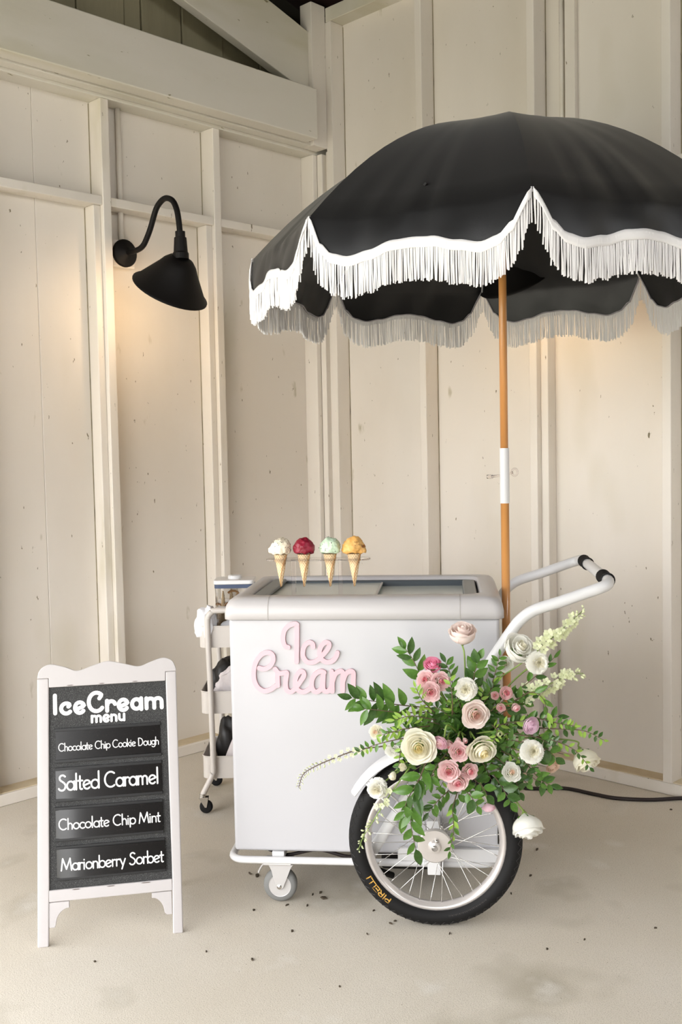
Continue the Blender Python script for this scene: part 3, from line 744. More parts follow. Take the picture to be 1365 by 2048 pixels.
# casters at the far end
def caster(x, y, big=True):
    m1 = MB().box(x - 0.045, x + 0.045, y - 0.035, y + 0.035, 0.126, 0.1325)
    pl_ = m1.build('caster_plate', M['plate'], CT, bevel=0.002)
    for sgn in (-1, 1):
        yy = y + sgn * 0.026
        poly = [(x - 0.030, 0.1265), (x + 0.050, 0.1265), (x + 0.042, 0.115), (x + 0.016, 0.05), (x + 0.004, 0.044), (x - 0.008, 0.05), (x - 0.012, 0.07), (x - 0.020, 0.105)]
        MB().prism(poly, lambda a, b: (a, yy - 0.0015, b), lambda a, b: (a, yy + 0.0015, b)).build('caster_fork', M['plate'], pl_, bevel=0.001)
    mx = Matrix.Translation((x + 0.004, y, 0.054)) @ Matrix.Rotation(PI/2, 4, 'X')
    w = MB().lathe([(0.036, -0.0185), (0.046, -0.0175), (0.0525, -0.012), (0.054, 0), (0.0525, 0.012), (0.046, 0.0175), (0.036, 0.0185)], 40, mx).build('caster_wheel', M['greyrubber'], pl_, smooth=True)
    MB().lathe([(0, -0.0195), (0.012, -0.0195), (0.013, -0.017), (0.034, -0.017), (0.036, -0.0175), (0.036, 0.0175), (0.034, 0.017), (0.013, 0.017), (0.012, 0.0195), (0, 0.0195)], 32, mx).build('caster_disc', M['plate'], pl_, smooth=False)
    MB().lathe([(0, -0.031), (0.007, -0.031), (0.008, -0.028), (0.008, 0.028), (0, 0.031)], 12, mx).build('caster_axle', M['chrome'], pl_)
    return pl_
caster(0.138, 0.022)
caster(0.138, FD - 0.02)
MB().tube(spline([(0.105, 0.03, 0.122), (0.085, 0.03, 0.112), (0.072, 0.03, 0.092), (0.07, 0.03, 0.084)], 4), 0.003, 6).build('brake_lever', M['plate'], CT, smooth=True)

# push handle: one bent tube, two taped grips
hy0, hy1 = -0.055, 0.655
near = [(0.425, hy0, 0.165), (0.60, hy0, 0.445), (0.80, hy0, 0.765), (0.875, hy0, 0.878), (0.905, hy0, 0.915), (0.945, hy0, 0.942), (1.02, hy0, 0.966), (1.10, hy0, 0.994), (1.135, hy0, 1.006), (1.157, hy0 + 0.012, 1.014), (1.166, hy0 + 0.04, 1.020), (1.168, hy0 + 0.08, 1.022)]
far = [(x, hy1 - (y - hy0), z) for x, y, z in near][::-1]
pp = spline(near + [(1.168, 0.2, 1.022), (1.168, 0.4, 1.022)] + far, 4)
hb = MB().tube(pp, 0.0175, 14).build('push_handle', M['frame'], CT, smooth=True)
for y0, y1 in ((0.005, 0.105), (0.46, 0.56)):
    pr = [(0.019, y0), (0.0225, y0 + 0.001), (0.0225, y0 + 0.008), (0.0205, y0 + 0.010)]
    k = 0
    yy = y0 + 0.012
    while yy < y1 - 0.014:
        pr += [(0.0212, yy), (0.0202, yy + 0.004)]; yy += 0.008
    pr += [(0.0205, y1 - 0.010), (0.0225, y1 - 0.008), (0.0225, y1 - 0.001), (0.019, y1)]
    mx = Matrix.Translation((1.168, 0, 1.022)) @ Matrix.Rotation(-PI/2, 4, 'X')
    MB().lathe(pr, 20, mx).build('grip', M['rubber'], hb, smooth=False)
# umbrella socket on the right end of the freezer
MB().lathe([(0.021, 0.18), (0.021, 0.52), (0.0175, 0.52), (0.0175, 0.18)], 20, Matrix.Translation((0.880, 0.33, 0))).build('umbrella_socket', M['frame'], CT, smooth=False)
MB().box(0.835, 0.862, 0.31, 0.35, 0.22, 0.26).build('socket_bracket', M['frame'], CT, bevel=0.002)
MB().box(0.835, 0.862, 0.31, 0.35, 0.44, 0.48).build('socket_bracket', M['frame'], CT, bevel=0.002)

# ------------------------------------------------------------------ fringed umbrella
UB = kw(0.880, 0.33, 0)
UM = thing('patio_umbrella', 'black patio umbrella with white tasselled fringe on a wooden pole', 'umbrella', (UB.x, UB.y, 0.182))
Z0 = 0.182
UR, UTH, ZT, ZA = 0.83, -3.5, 2.08 - Z0, 2.487 - Z0
MB().tube([(0, 0, 0), (0, 0, 1.245 - Z0)], 0.0142, 16).build('lower_pole', M['wood'], UM, smooth=True)
MB().tube([(0, 0, 1.425 - Z0), (0, 0, ZA - 0.01)], 0.0132, 16).build('upper_pole', M['wood'], UM, smooth=True)
MB().lathe([(0.0, 1.243 - Z0), (0.0158, 1.243 - Z0), (0.016, 1.247 - Z0), (0.016, 1.423 - Z0), (0.0155, 1.427 - Z0), (0, 1.427 - Z0)], 24).build('pole_sleeve', M['frame'], UM, smooth=False)
MB().lathe([(0, 0), (0.012, 0), (0.012, 0.03), (0, 0.034)], 16, Matrix.Translation((0, 0, ZA - 0.012))).build('finial', M['fringe'], UM)
pin = MB().tube([(-0.045, -0.004, 1.333 - Z0), (-0.016, -0.002, 1.336 - Z0), (0.018, 0.0, 1.342 - Z0), (0.028, 0.0, 1.346 - Z0)], 0.0035, 8).build('locking_pin', M['acrylic'], UM, smooth=True)
ring = [(0.034 + 0.010*math.cos(t*PI/8), 0.0, 1.346 - Z0 + 0.012*math.sin(t*PI/8)) for t in range(16)]
MB().tube(ring, 0.003, 6, closed=True).build('pin_ring', M['acrylic'], pin, smooth=True)
MB().lathe([(0.0, -0.012), (0.006, -0.012), (0.007, 0), (0.006, 0.008), (0, 0.008)], 10, Matrix.Translation((-0.048, -0.004, 1.333 - Z0)) @ Matrix.Rotation(PI/2, 4, 'Y')).build('pin_end', M['acrylic'], pin, smooth=True)
def rib_pt(k, t):
    a = math.radians(UTH - 45 * k)
    r = UR * t
    return Vector((r*math.sin(a), 0.02 - r*math.cos(a), ZA - (ZA - ZT) * t**2.1))
HP = [(0.0, 0.0), (0.03, 0.045), (0.07, 0.092), (0.13, 0.122), (0.20, 0.131), (0.30, 0.118), (0.42, 0.098), (0.5, 0.094)]
def hem_drop(u):
    u = min(u, 1 - u)
    for (a, ha), (b, hb_) in zip(HP, HP[1:]):
        if u <= b:
            t = (u - a) / (b - a); t = t*t*(3 - 2*t) if a > 0.02 else t
            return ha + (hb_ - ha) * t
    return HP[-1][1]
def panel_pt(k, u, t):
    p = rib_pt(k, t).lerp(rib_pt(k + 1, t), u)
    sag = 0.012 * 4*u*(1-u) * t
    p.z -= sag
    return p
def hem_pt(k, u, h):
    """h: how far below the line between rib tips"""
    p = panel_pt(k, u, 1.0)
    a = math.radians(UTH - 45 * (k + 0.5))
    out = Vector((math.sin(a), -math.cos(a), 0))
    wob = 0.006 * math.sin(u * 23 + k * 2.1) * min(1, h / 0.1) * (4*u*(1-u))
    return p + out * (0.34 * h - 1.1 * h * h + wob) - Vector((0, 0, h))
fr_rng = random.Random(3)
for k in range(8):
    NU, NT, NH = 28, 14, 6
    vs, fs = [], []
    for j in range(NT + NH + 1):
        for i in range(NU + 1):
            u = i / NU
            if j <= NT: p = panel_pt(k, u, max(j / NT, 0.004))
            else: p = hem_pt(k, u, hem_drop(u) * (j - NT) / NH)
            # soft pulls in the cloth towards the hem
            if j > 3:
                q = min(1.0, (j - 3) / 10)
                a = math.radians(UTH - 45 * (k + 0.5))
                dn = (0.006 * q * noise.noise(Vector((u*7 + k*3.7, j*0.10, 0))) + 0.014 * max(0, (j - 9) / 11) * noise.noise(Vector((u*16 + k*5.1, j*0.12, 4)))) * (4*u*(1-u))
                dn *= max(0.0, min(1.0, (NT + NH - 1 - j) / 4))          # the hem itself is held by the braid
                p = p + Vector((math.sin(a), -math.cos(a), 0.6)) * dn
            vs.append(p)
    for j in range(NT + NH):
        for i in range(NU):
            fs.append((j*(NU+1)+i, j*(NU+1)+i+1, (j+1)*(NU+1)+i+1, (j+1)*(NU+1)+i))
    pn = MB().add(vs, fs).build('canopy_panel', M['canopy'], UM, smooth=True, fix=False)
    # braid band on the outside and grey binding inside
    a = math.radians(UTH - 45 * (k + 0.5))
    out = Vector((math.sin(a), -math.cos(a), 0))
    N = 120
    def band(u, v):
        d = hem_drop(u)
        return hem_pt(k, u, max(d - 0.014 + 0.028 * v, 0.0)) + out * 0.005 + (Vector((0, 0, -0.012*v)) if d < 0.012 else Vector())
    MB().grid(band, 60, 3).build('fringe_band', M['fringe'], pn, smooth=True, solid=0.002)
    MB().tube([hem_pt(k, u/60, hem_drop(u/60) - 0.002) - out*0.003 for u in range(61)], 0.0028, 5).build('hem_binding', M['hem'], pn, smooth=True)
    mb = MB()
    NS = 190
    for i in range(NS):
        u = (i + 0.5) / NS
        d = hem_drop(u)
        p = hem_pt(k, u, d) + out * (0.003 + fr_rng.uniform(-0.002, 0.002))
        L = 0.098 + fr_rng.uniform(-0.006, 0.006)
        if min(u, 1-u) < 0.03: L *= 0.85
        dx = (rib_pt(k+1, 1) - rib_pt(k, 1)).normalized() * fr_rng.uniform(-0.004, 0.004)
        q1 = p + Vector((0, 0, -L*0.5)) + dx*0.4 + out*fr_rng.uniform(-0.001, 0.003)
        q2 = p + Vector((0, 0, -L)) + dx + out*fr_rng.uniform(-0.002, 0.004)
        mb.tube([p + Vector((0, 0, 0.006)), q1, q2], [0.0016, 0.0021, 0.0023], 4)
    f = mb.build('fringe', M['fringe'], pn, fix=False); f['kind'] = 'stuff'
    rb = [rib_pt(k, t/10) + Vector((0, 0, -0.008)) for t in range(0, 11)]
    MB().tube(rb, 0.004, 6).build('rib', M['frame'] , UM, smooth=True)
    m_ = rib_pt(k, 0.5) + Vector((0, 0, -0.012))
    MB().tube([m_, Vector((0.014*math.sin(math.radians(UTH-45*k)), -0.014*math.cos(math.radians(UTH-45*k)), ZA - 0.34))], 0.0035, 6).build('stretcher', M['blackmetal'], UM, smooth=True)
MB().lathe([(0.014, ZA - 0.38), (0.024, ZA - 0.38), (0.026, ZA - 0.33), (0.014, ZA - 0.32)], 20).build('runner', M['blackmetal'], UM)
MB().tube([(-0.306, -0.609, 1.958), (-0.300, -0.612, 1.965)], 0.006, 6).build('vent_tab', M['blackmetal'], UM)

# ------------------------------------------------------------------ cone stand and ice cream cones
ST = thing('cone_stand', 'clear acrylic stand holding four ice cream cones on the freezer', 'stand', kw(0.27, 0.13, 0.9556), KR)
cx = [0.149 - 0.27, 0.225 - 0.27, 0.310 - 0.27, 0.388 - 0.27]
plate = rrect(-0.168, 0.170, -0.042, 0.042, 0.0415, 10)
MB().prism(plate, lambda x, y: (x, y, 0.1235), lambda x, y: (x, y, 0.1285)).build('shelf_plate', M['acrylic'], ST, bevel=0.001, seg=1)
for c in cx:
    MB().lathe([(0.0185, 0.1287), (0.0205, 0.1290), (0.0205, 0.1300), (0.0185, 0.1305)], 20, Matrix.Translation((c, 0, 0))).build('cone_ring', M['acrylic'], ST)
for x in (-0.080, 0.073):
    MB().box(x - 0.007, x + 0.007, -0.004, 0.004, 0.004, 0.1235).build('post', M['acrylic'], ST)
MB().prism(rrect(-0.150, 0.155, -0.042, 0.042, 0.0415, 10), lambda x, y: (x, y, 0.0), lambda x, y: (x, y, 0.004)).build('base_plate', M['acrylic'], ST)

def scoop_mesh(seed, r, blobs, skirt=0.25):
    bm = bmesh.new()
    bmesh.ops.create_icosphere(bm, subdivisions=4, radius=1.0)
    rng = random.Random(seed)
    for v in bm.verts:
        d = v.co.normalized()
        k = 1.0 + 0.13 * noise.noise(d*1.8 + Vector((seed, 0, 0))) + 0.10 * noise.noise(d*4.5 + Vector((0, seed, 0))) + 0.05 * noise.noise(d*11 + Vector((0, 0, seed)))
        k -= 0.07 * max(0.0, 1 - abs(noise.noise(d*2.3 + Vector((seed, seed, 0)))) * 9)        # creases left by the scoop
        for (b, s, w) in blobs:
            k += s * math.exp(-((d - Vector(b).normalized()).length / w) ** 2)
        p = d * r * k
        ang = math.atan2(d.y, d.x)
        edge = -0.50 - 0.30 * noise.noise(Vector((math.cos(ang)*1.8, math.sin(ang)*1.8, seed*2.3)))
        if d.z < -0.40:                        # ragged skirt over the rim of the cone
            t = min(1.0, (-0.40 - d.z) / 0.35)
            p.z = r * (-0.40 + (edge + 0.40) * t) if d.z > -0.82 else -r * 0.42
            p.x *= 1.0 + 0.10 * t; p.y *= 1.0 + 0.10 * t
        v.co = p
    me = bpy.data.meshes.new('scoop'); bm.to_mesh(me); bm.free()
    return me
def cone(label, x, material, seed, blobs, chips, rtop=0.0215):
    root = thing('ice_cream_cone', label, 'ice cream', kw(0.27 + x, 0.13, 0.9556), KR, 'ice cream cones in the stand')
    zt, zb = 0.143, 0.037
    prof = [(0.0, zb), (0.0025, zb + 0.001), (rtop, zt), (rtop - 0.002, zt - 0.001), (0.001, zb + 0.008)]
    wc = MB().lathe(prof, 28).build('waffle_cone', M['waffle'], root, smooth=True)
    lap = []
    for i in range(13):
        t = i / 12; a = math.radians(-120 + 95 * t); r = (0.0025 + (rtop - 0.0025) * t) + 0.0008
        lap.append((r*math.cos(a), r*math.sin(a), zb + (zt - zb) * t))
    MB().tube(lap, 0.0011, 5).build('cone_seam', M['wafer'], wc, smooth=True)
    me = scoop_mesh(seed, 0.0335, blobs)
    sc = link('scoop', me, material, root, smooth=True)
    sc.location = (0, 0, zt + 0.019)
    if chips:
        rng = random.Random(seed)
        mb = MB(); vl = [v.co.copy() for v in me.vertices if v.co.z > -0.012 and v.co.y < 0.012]
        for i in range(chips):
            p = rng.choice(vl) * 1.0; s = rng.uniform(0.0008, 0.0019)
            a = Vector((rng.uniform(-1, 1), rng.uniform(-1, 1), rng.uniform(-1, 1))).normalized()
            b = a.orthogonal().normalized(); c = a.cross(b)
            mb.add([p + a*s*1.7, p + b*s, p - a*s*1.7, p - b*s, p + c*s*0.8, p - c*s*0.8], [(0,1,4),(1,2,4),(2,3,4),(3,0,4),(1,0,5),(2,1,5),(3,2,5),(0,3,5)])
        ch = mb.build('chocolate_chips', M['chip'], sc); ch['kind'] = 'stuff'
    return root
cone('cone with cream coloured scoop full of dark chips, first from the left', cx[0], M['vanilla'], 3, [((-1, -0.3, -0.15), 0.28, 0.35), ((0.8, -0.3, 0.5), 0.08, 0.4)], 34)
cone('cone with deep red sorbet scoop', cx[1], M['berry'], 11, [((0.8, -0.4, -0.1), 0.16, 0.4), ((-0.5, -0.5, -0.6), 0.10, 0.4), ((0, 0, 1), 0.06, 0.5)], 0)
cone('cone with pale green mint scoop and chocolate chips', cx[2], M['mint'], 21, [((0.3, -0.6, 0.6), 0.05, 0.4)], 30)
cone('cone with golden caramel scoop streaked with brown', cx[3], M['caramel'], 33, [((1, -0.2, -0.35), 0.26, 0.35), ((-1, -0.3, -0.3), 0.20, 0.4), ((0, 0, 1), 0.14, 0.45)], 0, 0.0225)
# ------------------------------------------------------------------ three-tier trolley behind the freezer
TX, TY = -0.37, 4.215
TR = thing('utility_trolley', 'light grey three tier trolley behind the freezer', 'trolley', (TX, TY, 0))
def tray(z0, z1):
    mb = MB()
    o = rrect(-0.205, 0.205, -0.148, 0.148, 0.03, 5); i_ = rrect(-0.202, 0.202, -0.145, 0.145, 0.028, 5)
    n = len(o)
    def ring(pts, z): return [(x, y, z) for x, y in pts]
    for A, B in ((ring(o, z0), ring(o, z1)), (ring(o, z1), ring(i_, z1)), (ring(i_, z1), ring(i_, z0 + 0.003))):
        mb.add(A + B, [(k, (k+1) % n, n+(k+1) % n, n+k) for k in range(n)])
    mb.add(ring(o, z0), [tuple(range(n))[::-1]]); mb.add(ring(i_, z0 + 0.003), [tuple(range(n))])
    t = mb.build('tray', M['trolley'], TR)
    MB().tube([(x, y, z1) for x, y in rrect(-0.205, 0.205, -0.148, 0.148, 0.03, 5)], 0.0028, 6, closed=True).build('rolled_rim', M['trolley'], t, smooth=True)
    return t
tray(0.660, 0.745); tray(0.394, 0.482); tray(0.132, 0.220)
for sy in (-1, 1):
    y = sy * 0.160
    pts = [(-0.205, y + sy*0.01, 0.068), (-0.198, y + sy*0.006, 0.085), (-0.165, y, 0.150), (-0.160, y, 0.19), (-0.162, y, 0.45), (-0.168, y, 0.74), (-0.165, y, 0.785), (-0.148, y, 0.805), (-0.12, y, 0.810), (0.12, y, 0.810), (0.148, y, 0.805), (0.165, y, 0.785), (0.168, y, 0.74), (0.162, y, 0.45), (0.160, y, 0.19), (0.165, y, 0.150), (0.198, y + sy*0.006, 0.085), (0.205, y + sy*0.01, 0.068)]
    fr_ = MB().tube(spline(pts, 4), 0.0115, 10).build('end_frame', M['trolley'], TR, smooth=True)
    for z in (0.70, 0.44, 0.175):
        for sx_ in (-1, 1):
            MB().tube([(sx_*0.160, y - sy*0.008, z), (sx_*0.160, y - sy*0.018, z)], 0.005, 8).build('frame_bolt', M['chrome'], fr_)
    for sx_ in (-1, 1):
        x = sx_ * 0.205; yy = y + sy * 0.01
        p = MB().lathe([(0, 0.078), (0.012, 0.078), (0.013, 0.068), (0.012, 0.062), (0, 0.062)], 14, Matrix.Translation((x, yy, 0))).build('caster_stem', M['chrome'], TR)
        mx = Matrix.Translation((x + 0.014, yy, 0.0265)) @ Matrix.Rotation(PI/2 + 0.2, 4, 'X')
        for s2 in (-1, 1):
            MB().prism([(x - 0.014, 0.066), (x + 0.024, 0.066), (x + 0.022, 0.05), (x + 0.017, 0.026), (x + 0.010, 0.026)], lambda a, b: (a, yy + s2*0.0135 - 0.001, b), lambda a, b: (a, yy + s2*0.0135 + 0.001, b)).build('caster_fork', M['chrome'], p)
        mx = Matrix.Translation((x + 0.014, yy, 0.0265)) @ Matrix.Rotation(PI/2, 4, 'X')
        MB().lathe([(0, -0.010), (0.018, -0.010), (0.025, -0.008), (0.0265, 0), (0.025, 0.008), (0.018, 0.010), (0, 0.010)], 24, mx).build('caster_wheel', M['rubber'], p, smooth=True)

# things on the trolley
def crumple(name, m, center, sx, sy, sz, seed, amp=0.35, freq=2.2, flat=-0.6, parent=None):
    bm = bmesh.new(); bmesh.ops.create_icosphere(bm, subdivisions=4, radius=1.0)
    for v in bm.verts:
        d = v.co.normalized()
        k = 1 + amp * noise.noise(d*freq + Vector((seed, seed*0.7, 0))) + amp*0.45*abs(noise.noise(d*freq*2.6 + Vector((0, seed, 3))))
        p = d * k
        p.z = max(p.z, flat)
        v.co = Vector((p.x*sx, p.y*sy, p.z*sz))
    me = bpy.data.meshes.new(name); bm.to_mesh(me); bm.free()
    o = link(name, me, m, parent, smooth=True); o.location = center
    return o
BX0, BX1, BY0, BY1 = -0.523, -0.358, 4.14, 4.28
ctn = thing('storage_container', 'clear square storage container with white push lid full of cones', 'container', ((BX0+BX1)/2, (BY0+BY1)/2, 0.6635))
w2, d2 = (BX1-BX0)/2, (BY1-BY0)/2
mb = MB(); n = None
o_ = rrect(-w2+0.006, w2-0.006, -d2+0.006, d2-0.006, 0.016, 5); i_ = rrect(-w2+0.0085, w2-0.0085, -d2+0.0085, d2-0.0085, 0.014, 5); n = len(o_)
def rg(p, z): return [(x, y, z) for x, y in p]
for A, B in ((rg(o_, 0), rg(o_, 0.235)), (rg(o_, 0.235), rg(i_, 0.235)), (rg(i_, 0.235), rg(i_, 0.003))): mb.add(A + B, [(k, (k+1) % n, n+(k+1) % n, n+k) for k in range(n)])
mb.add(rg(o_, 0), [tuple(range(n))[::-1]]); mb.add(rg(i_, 0.003), [tuple(range(n))])
mb.build('container_body', M['clear'], ctn)
MB().prism(rrect(-w2+0.004, w2-0.004, -d2+0.004, d2-0.004, 0.016, 5), lambda x, y: (x, y, 0.222), lambda x, y: (x, y, 0.237)).build('gasket', M['navy'], ctn)
MB().prism(rrect(-w2, w2, -d2, d2, 0.018, 5), lambda x, y: (x, y, 0.2375), lambda x, y: (x, y, 0.255)).build('lid', M['frame'], ctn, bevel=0.004, seg=3)
MB().lathe([(0, 0.255), (0.028, 0.255), (0.028, 0.266), (0.025, 0.269), (0, 0.269)], 24).build('lid_button', M['frame'], ctn, smooth=False)
rng = random.Random(5)
k = 0
for x, y, h in ((-0.045, -0.03, 0.205), (0.012, -0.035, 0.212), (0.048, -0.02, 0.195), (-0.015, 0.028, 0.21), (-0.05, 0.03, 0.18), (0.045, 0.03, 0.2)):
    c = thing('wafer_cone', 'empty wafer cone standing point up inside the clear container', 'cone', (ctn.location.x + x, ctn.location.y + y, 0.667), 0, 'empty cones in the container')
    MB().lathe([(0.026, 0), (0.0275, 0.004), (0.003, h), (0.0, h + 0.002)], 18).build('cone_shell', M['waffle'], c, smooth=True)
    MB().lathe([(0.0275, 0), (0.0285, 0.002), (0.0285, 0.010), (0.0265, 0.012)], 18).build('cone_rim', M['waffle'], c, smooth=True)
for i in range(7):
    p = Vector((ctn.location.x + rng.uniform(-0.05, 0.05), ctn.location.y + rng.uniform(-0.05, -0.02), 0.80 + 0.010 * i))
    pts = [p + Vector((0.022*math.cos(t*0.5 + i), 0.006*math.sin(t*0.7), 0.014*math.sin(t*0.5 + i))) for t in range(7)]
    tag(MB().tube(pts, 0.0045, 6).build('wafer_piece', M['wafer'], smooth=True), 'curled brown wafer piece among the cones in the clear container', 'wafer', 'wafer pieces in the container')
tub = thing('plastic_tub', 'small white lidded tub beside the clear container', 'tub', (-0.470, 4.105, 0.6635))
MB().prism(rrect(-0.035, 0.06, -0.024, 0.024, 0.01, 4), lambda x, y: (x, y, 0.0), lambda x, y: (x, y, 0.135)).build('tub_body', M['clear'], tub)
MB().prism(rrect(-0.038, 0.063, -0.027, 0.027, 0.012, 4), lambda x, y: (x, y, 0.1355), lambda x, y: (x, y, 0.152)).build('tub_lid', M['frame'], tub, bevel=0.003)
tag(crumple('crumpled_napkin', M['cloth'], (-0.545, 4.10, 0.745), 0.038, 0.04, 0.075, 2.3, 0.5, 1.9), 'crumpled white napkins spilling over the trolley top tray', 'napkin')
tw = tag(crumple('folded_towel', M['cloth'], (-0.405, 4.112, 0.715), 0.09, 0.028, 0.06, 5.1, 0.22, 1.6), 'white folded towel behind the top tube of the trolley', 'towel')
tag(crumple('knotted_towel', M['greycloth'], (-0.435, 4.152, 0.465), 0.085, 0.048, 0.085, 8.8, 0.5, 2.4), 'knotted pale towel in the middle trolley tray', 'towel')
tag(crumple('dark_bag', M['blackcloth'], (-0.475, 4.255, 0.468), 0.085, 0.06, 0.11, 4.4, 0.35, 1.8), 'dark bag with handles in the middle trolley tray', 'bag')
bm_ = MB()
def bagfn(u, v):
    a = 2*PI*u; w = 1 - 0.55*v
    return (-0.40 + 0.115*math.cos(a)*w + 0.05*v + 0.008*noise.noise(Vector((math.cos(a)*2, math.sin(a)*2, v*3))), 4.17 + 0.07*math.sin(a)*(1 - 0.4*v) + 0.03*v, 0.1365 + 0.255*v + 0.0*u)
bm_.grid(bagfn, 32, 14)
tag(bm_.build('canvas_bag', M['greycloth'], smooth=True, solid=0.003), 'slumped grey white canvas bag in the bottom trolley tray', 'bag')
tag(crumple('dark_pouch', M['blackcloth'], (-0.49, 4.29, 0.215), 0.05, 0.045, 0.10, 7.2, 0.25, 1.5), 'dark pouch behind the canvas bag in the bottom tray', 'pouch')

# ------------------------------------------------------------------ cable and scraps on the floor
cab = spline([(0.6725, 4.3144, 0.0000), (0.7657, 4.2433, 0.0000), (0.9101, 4.2344, 0.0000), (1.0151, 4.1525, -0.0000), (1.0928, 4.0989, 0.0000), (1.2166, 4.0735, 0.0000), (1.3504, 4.0835, 0.0000), (1.4785, 4.0758, -0.0000)], 8)
tag(MB().tube([Vector((p.x, p.y, 0.0075)) for p in cab], 0.0075, 10).build('power_cable', M['cable'], smooth=True), 'black power cable lying on the concrete along the right wall', 'cable')
sc_rng = random.Random(12)
def scrap(x, y, L, a, wid):
    pts = []
    for i in range(6):
        t = i / 5; pts.append((t - 0.5, wid * math.sin(PI * t) * (0.6 + 0.4 * sc_rng.random())))
    poly = pts + [(p[0], -p[1] * sc_rng.uniform(0.5, 1.0) - 0.02) for p in pts[::-1][1:-1]]
    o = MB().prism(poly, lambda u, v: (u*L, v*L, 0.0), lambda u, v: (u*L, v*L, 0.0035 + 0.10 * L * (1 - 4*u*u))).build('dry_leaf_scrap', M['debris'])
    o.location = (x, y, 0.0); o.rotation_euler = (0, 0, a)
    return tag(o, 'small dry dark plant scrap on the concrete floor', 'scrap', 'dry plant scraps on the floor')
SCRAP = {'dry_leaf_scrap': 'ragged dry leaf scrap left of the caster under the cart', 'dry_leaf_scrap.001': 'thin dry sliver just left of the ragged scrap by the caster',
         'dry_leaf_scrap.002': 'dark clump of dry leaf between the caster and the big wheel', 'dry_leaf_scrap.003': 'small dark leaf just behind the clump between caster and wheel',
         'dry_leaf_scrap.008': 'dry twig bit on the floor just left of where the tyre touches', 'dry_leaf_scrap.014': 'dry fleck on the open floor between sign and wheel',
         'dry_leaf_scrap.021': 'long thin dry scrap on the floor behind the hanging white rose', 'dry_leaf_scrap.024': 'dry fleck at the right edge below the power cable'}
for (p, L, w) in (((-0.3078, 3.4159, 0.0000), 0.035, 0.35), ((-0.3347, 3.4338, 0.0000), 0.03, 0.12), ((-0.0800, 3.2284, 0.0000), 0.034, 0.35), ((-0.0904, 3.2703, 0.0000), 0.022, 0.3), ((-0.1159, 3.2564, 0.0000), 0.02, 0.15), ((-0.1945, 3.1824, 0.0000), 0.02, 0.12), ((-0.1311, 3.1759, 0.0000), 0.018, 0.2), ((-0.2976, 3.1514, 0.0000), 0.014, 0.4), ((0.1251, 3.0400, 0.0000), 0.02, 0.15), ((0.1396, 3.0561, 0.0000), 0.013, 0.3), ((0.0768, 3.1309, 0.0000), 0.014, 0.15),
                  ((0.6087, 3.3708, 0.0000), 0.018, 0.3), ((0.5209, 3.2339, 0.0000), 0.018, 0.15), ((0.5616, 2.8613, 0.0000), 0.012, 0.4), ((-0.1705, 3.0039, 0.0000), 0.016, 0.4), ((-0.4119, 2.8871, 0.0000), 0.01, 0.4), ((-0.7211, 2.8414, 0.0000), 0.011, 0.4), ((0.9054, 2.9764, 0.0000), 0.012, 0.3), ((-0.2755, 2.8346, 0.0000), 0.02, 0.25), ((0.0525, 2.9750, 0.0000), 0.014, 0.1), ((0.6807, 2.9137, 0.0000), 0.012, 0.3), ((0.6730, 3.5938, 0.0000), 0.03, 0.15), ((0.2955, 2.9677, 0.0000), 0.02, 0.08), ((-0.0288, 2.6775, 0.0000), 0.009, 0.4), ((1.2702, 3.9714, 0.0000), 0.014, 0.4)):
    o = scrap(p[0], p[1], L * 0.75, sc_rng.uniform(0, PI), w)
    if o.name in SCRAP: o['label'] = SCRAP[o.name]
# ------------------------------------------------------------------ flower arrangement on the mudguard
FC = Vector((0.3636, 3.0400, 0.5766))            # where the stems meet
foam = thing('floral_foam', 'dark green floral foam hidden in the middle of the flower arrangement', 'foam', FC)
crumple('foam_block', M['moss'], (0, 0, 0), 0.085, 0.05, 0.06, 1.7, 0.2, 2.0, -1.2, foam)
MB().tube([(-0.03, 0.02, -0.03), (-0.04, 0.03, -0.075)], 0.004, 6).build('foam_tie', M['moss'], foam)

def petal_mesh(name, r0, r1, z0, z1, wdeg, flare, bulge=0.0, nu=6, nv=7, ruffle=0.0, close=0.0):
    """one petal wrapped round the flower axis, from radius r0 low down to r1 at its lip"""
    def fn(u, v):
        s = (u - 0.5) * 2
        edge = 1 - 0.22 * s * s * v                         # rounded lip
        vv = v * edge
        r = r0 + (r1 - r0) * vv ** 0.75 + bulge * math.sin(PI * vv) - close * max(0, vv - 0.55)
        z = z0 + (z1 - z0) * vv
        if vv > 0.72:
            q = (vv - 0.72) / 0.28
            r += flare * q * q; z -= flare * 0.55 * q * q
        a = math.radians(wdeg) * 0.5 * s * (0.42 + 0.58 * math.sin(min(1, v * 1.25) * PI / 2))
        r *= 1 + ruffle * math.sin(s * 7) * v
        return (r * math.cos(a), r * math.sin(a), z)
    me = MB().grid(fn, nu, nv).mesh(name)
    me.shade_smooth()
    return me
def rosette(pre, rows):
    """rows: (count, lip radius, lip height, width, flare, ruffle, core) from the outside in; steep petals nested tightly"""
    out = []
    for i, (cnt, r, z, w, fl, ru, core) in enumerate(rows):
        r0 = 0.10 if i == 0 else r * 0.55
        z0 = -0.6 if i == 0 else z - 0.55
        out.append((cnt, (pre + '_row_%d' % i, r0, r, z0, z, w, fl, 0.10 * r, 6, 7, ru, 0.0 if r > 0.5 else 0.35 * r), core))
    return out
ROSE = rosette('rose', [(5, 0.88, 0.05, 98, 0.14, 0.0, 0), (5, 0.76, 0.22, 98, 0.12, 0.0, 0), (5, 0.63, 0.34, 100, 0.08, 0.0, 0), (4, 0.50, 0.43, 116, 0.05, 0.0, 0), (4, 0.38, 0.49, 118, 0.02, 0.0, 0), (3, 0.27, 0.53, 150, 0.0, 0.0, 1), (3, 0.17, 0.55, 150, 0.0, 0.0, 1), (2, 0.08, 0.56, 200, 0.0, 0.0, 1)])
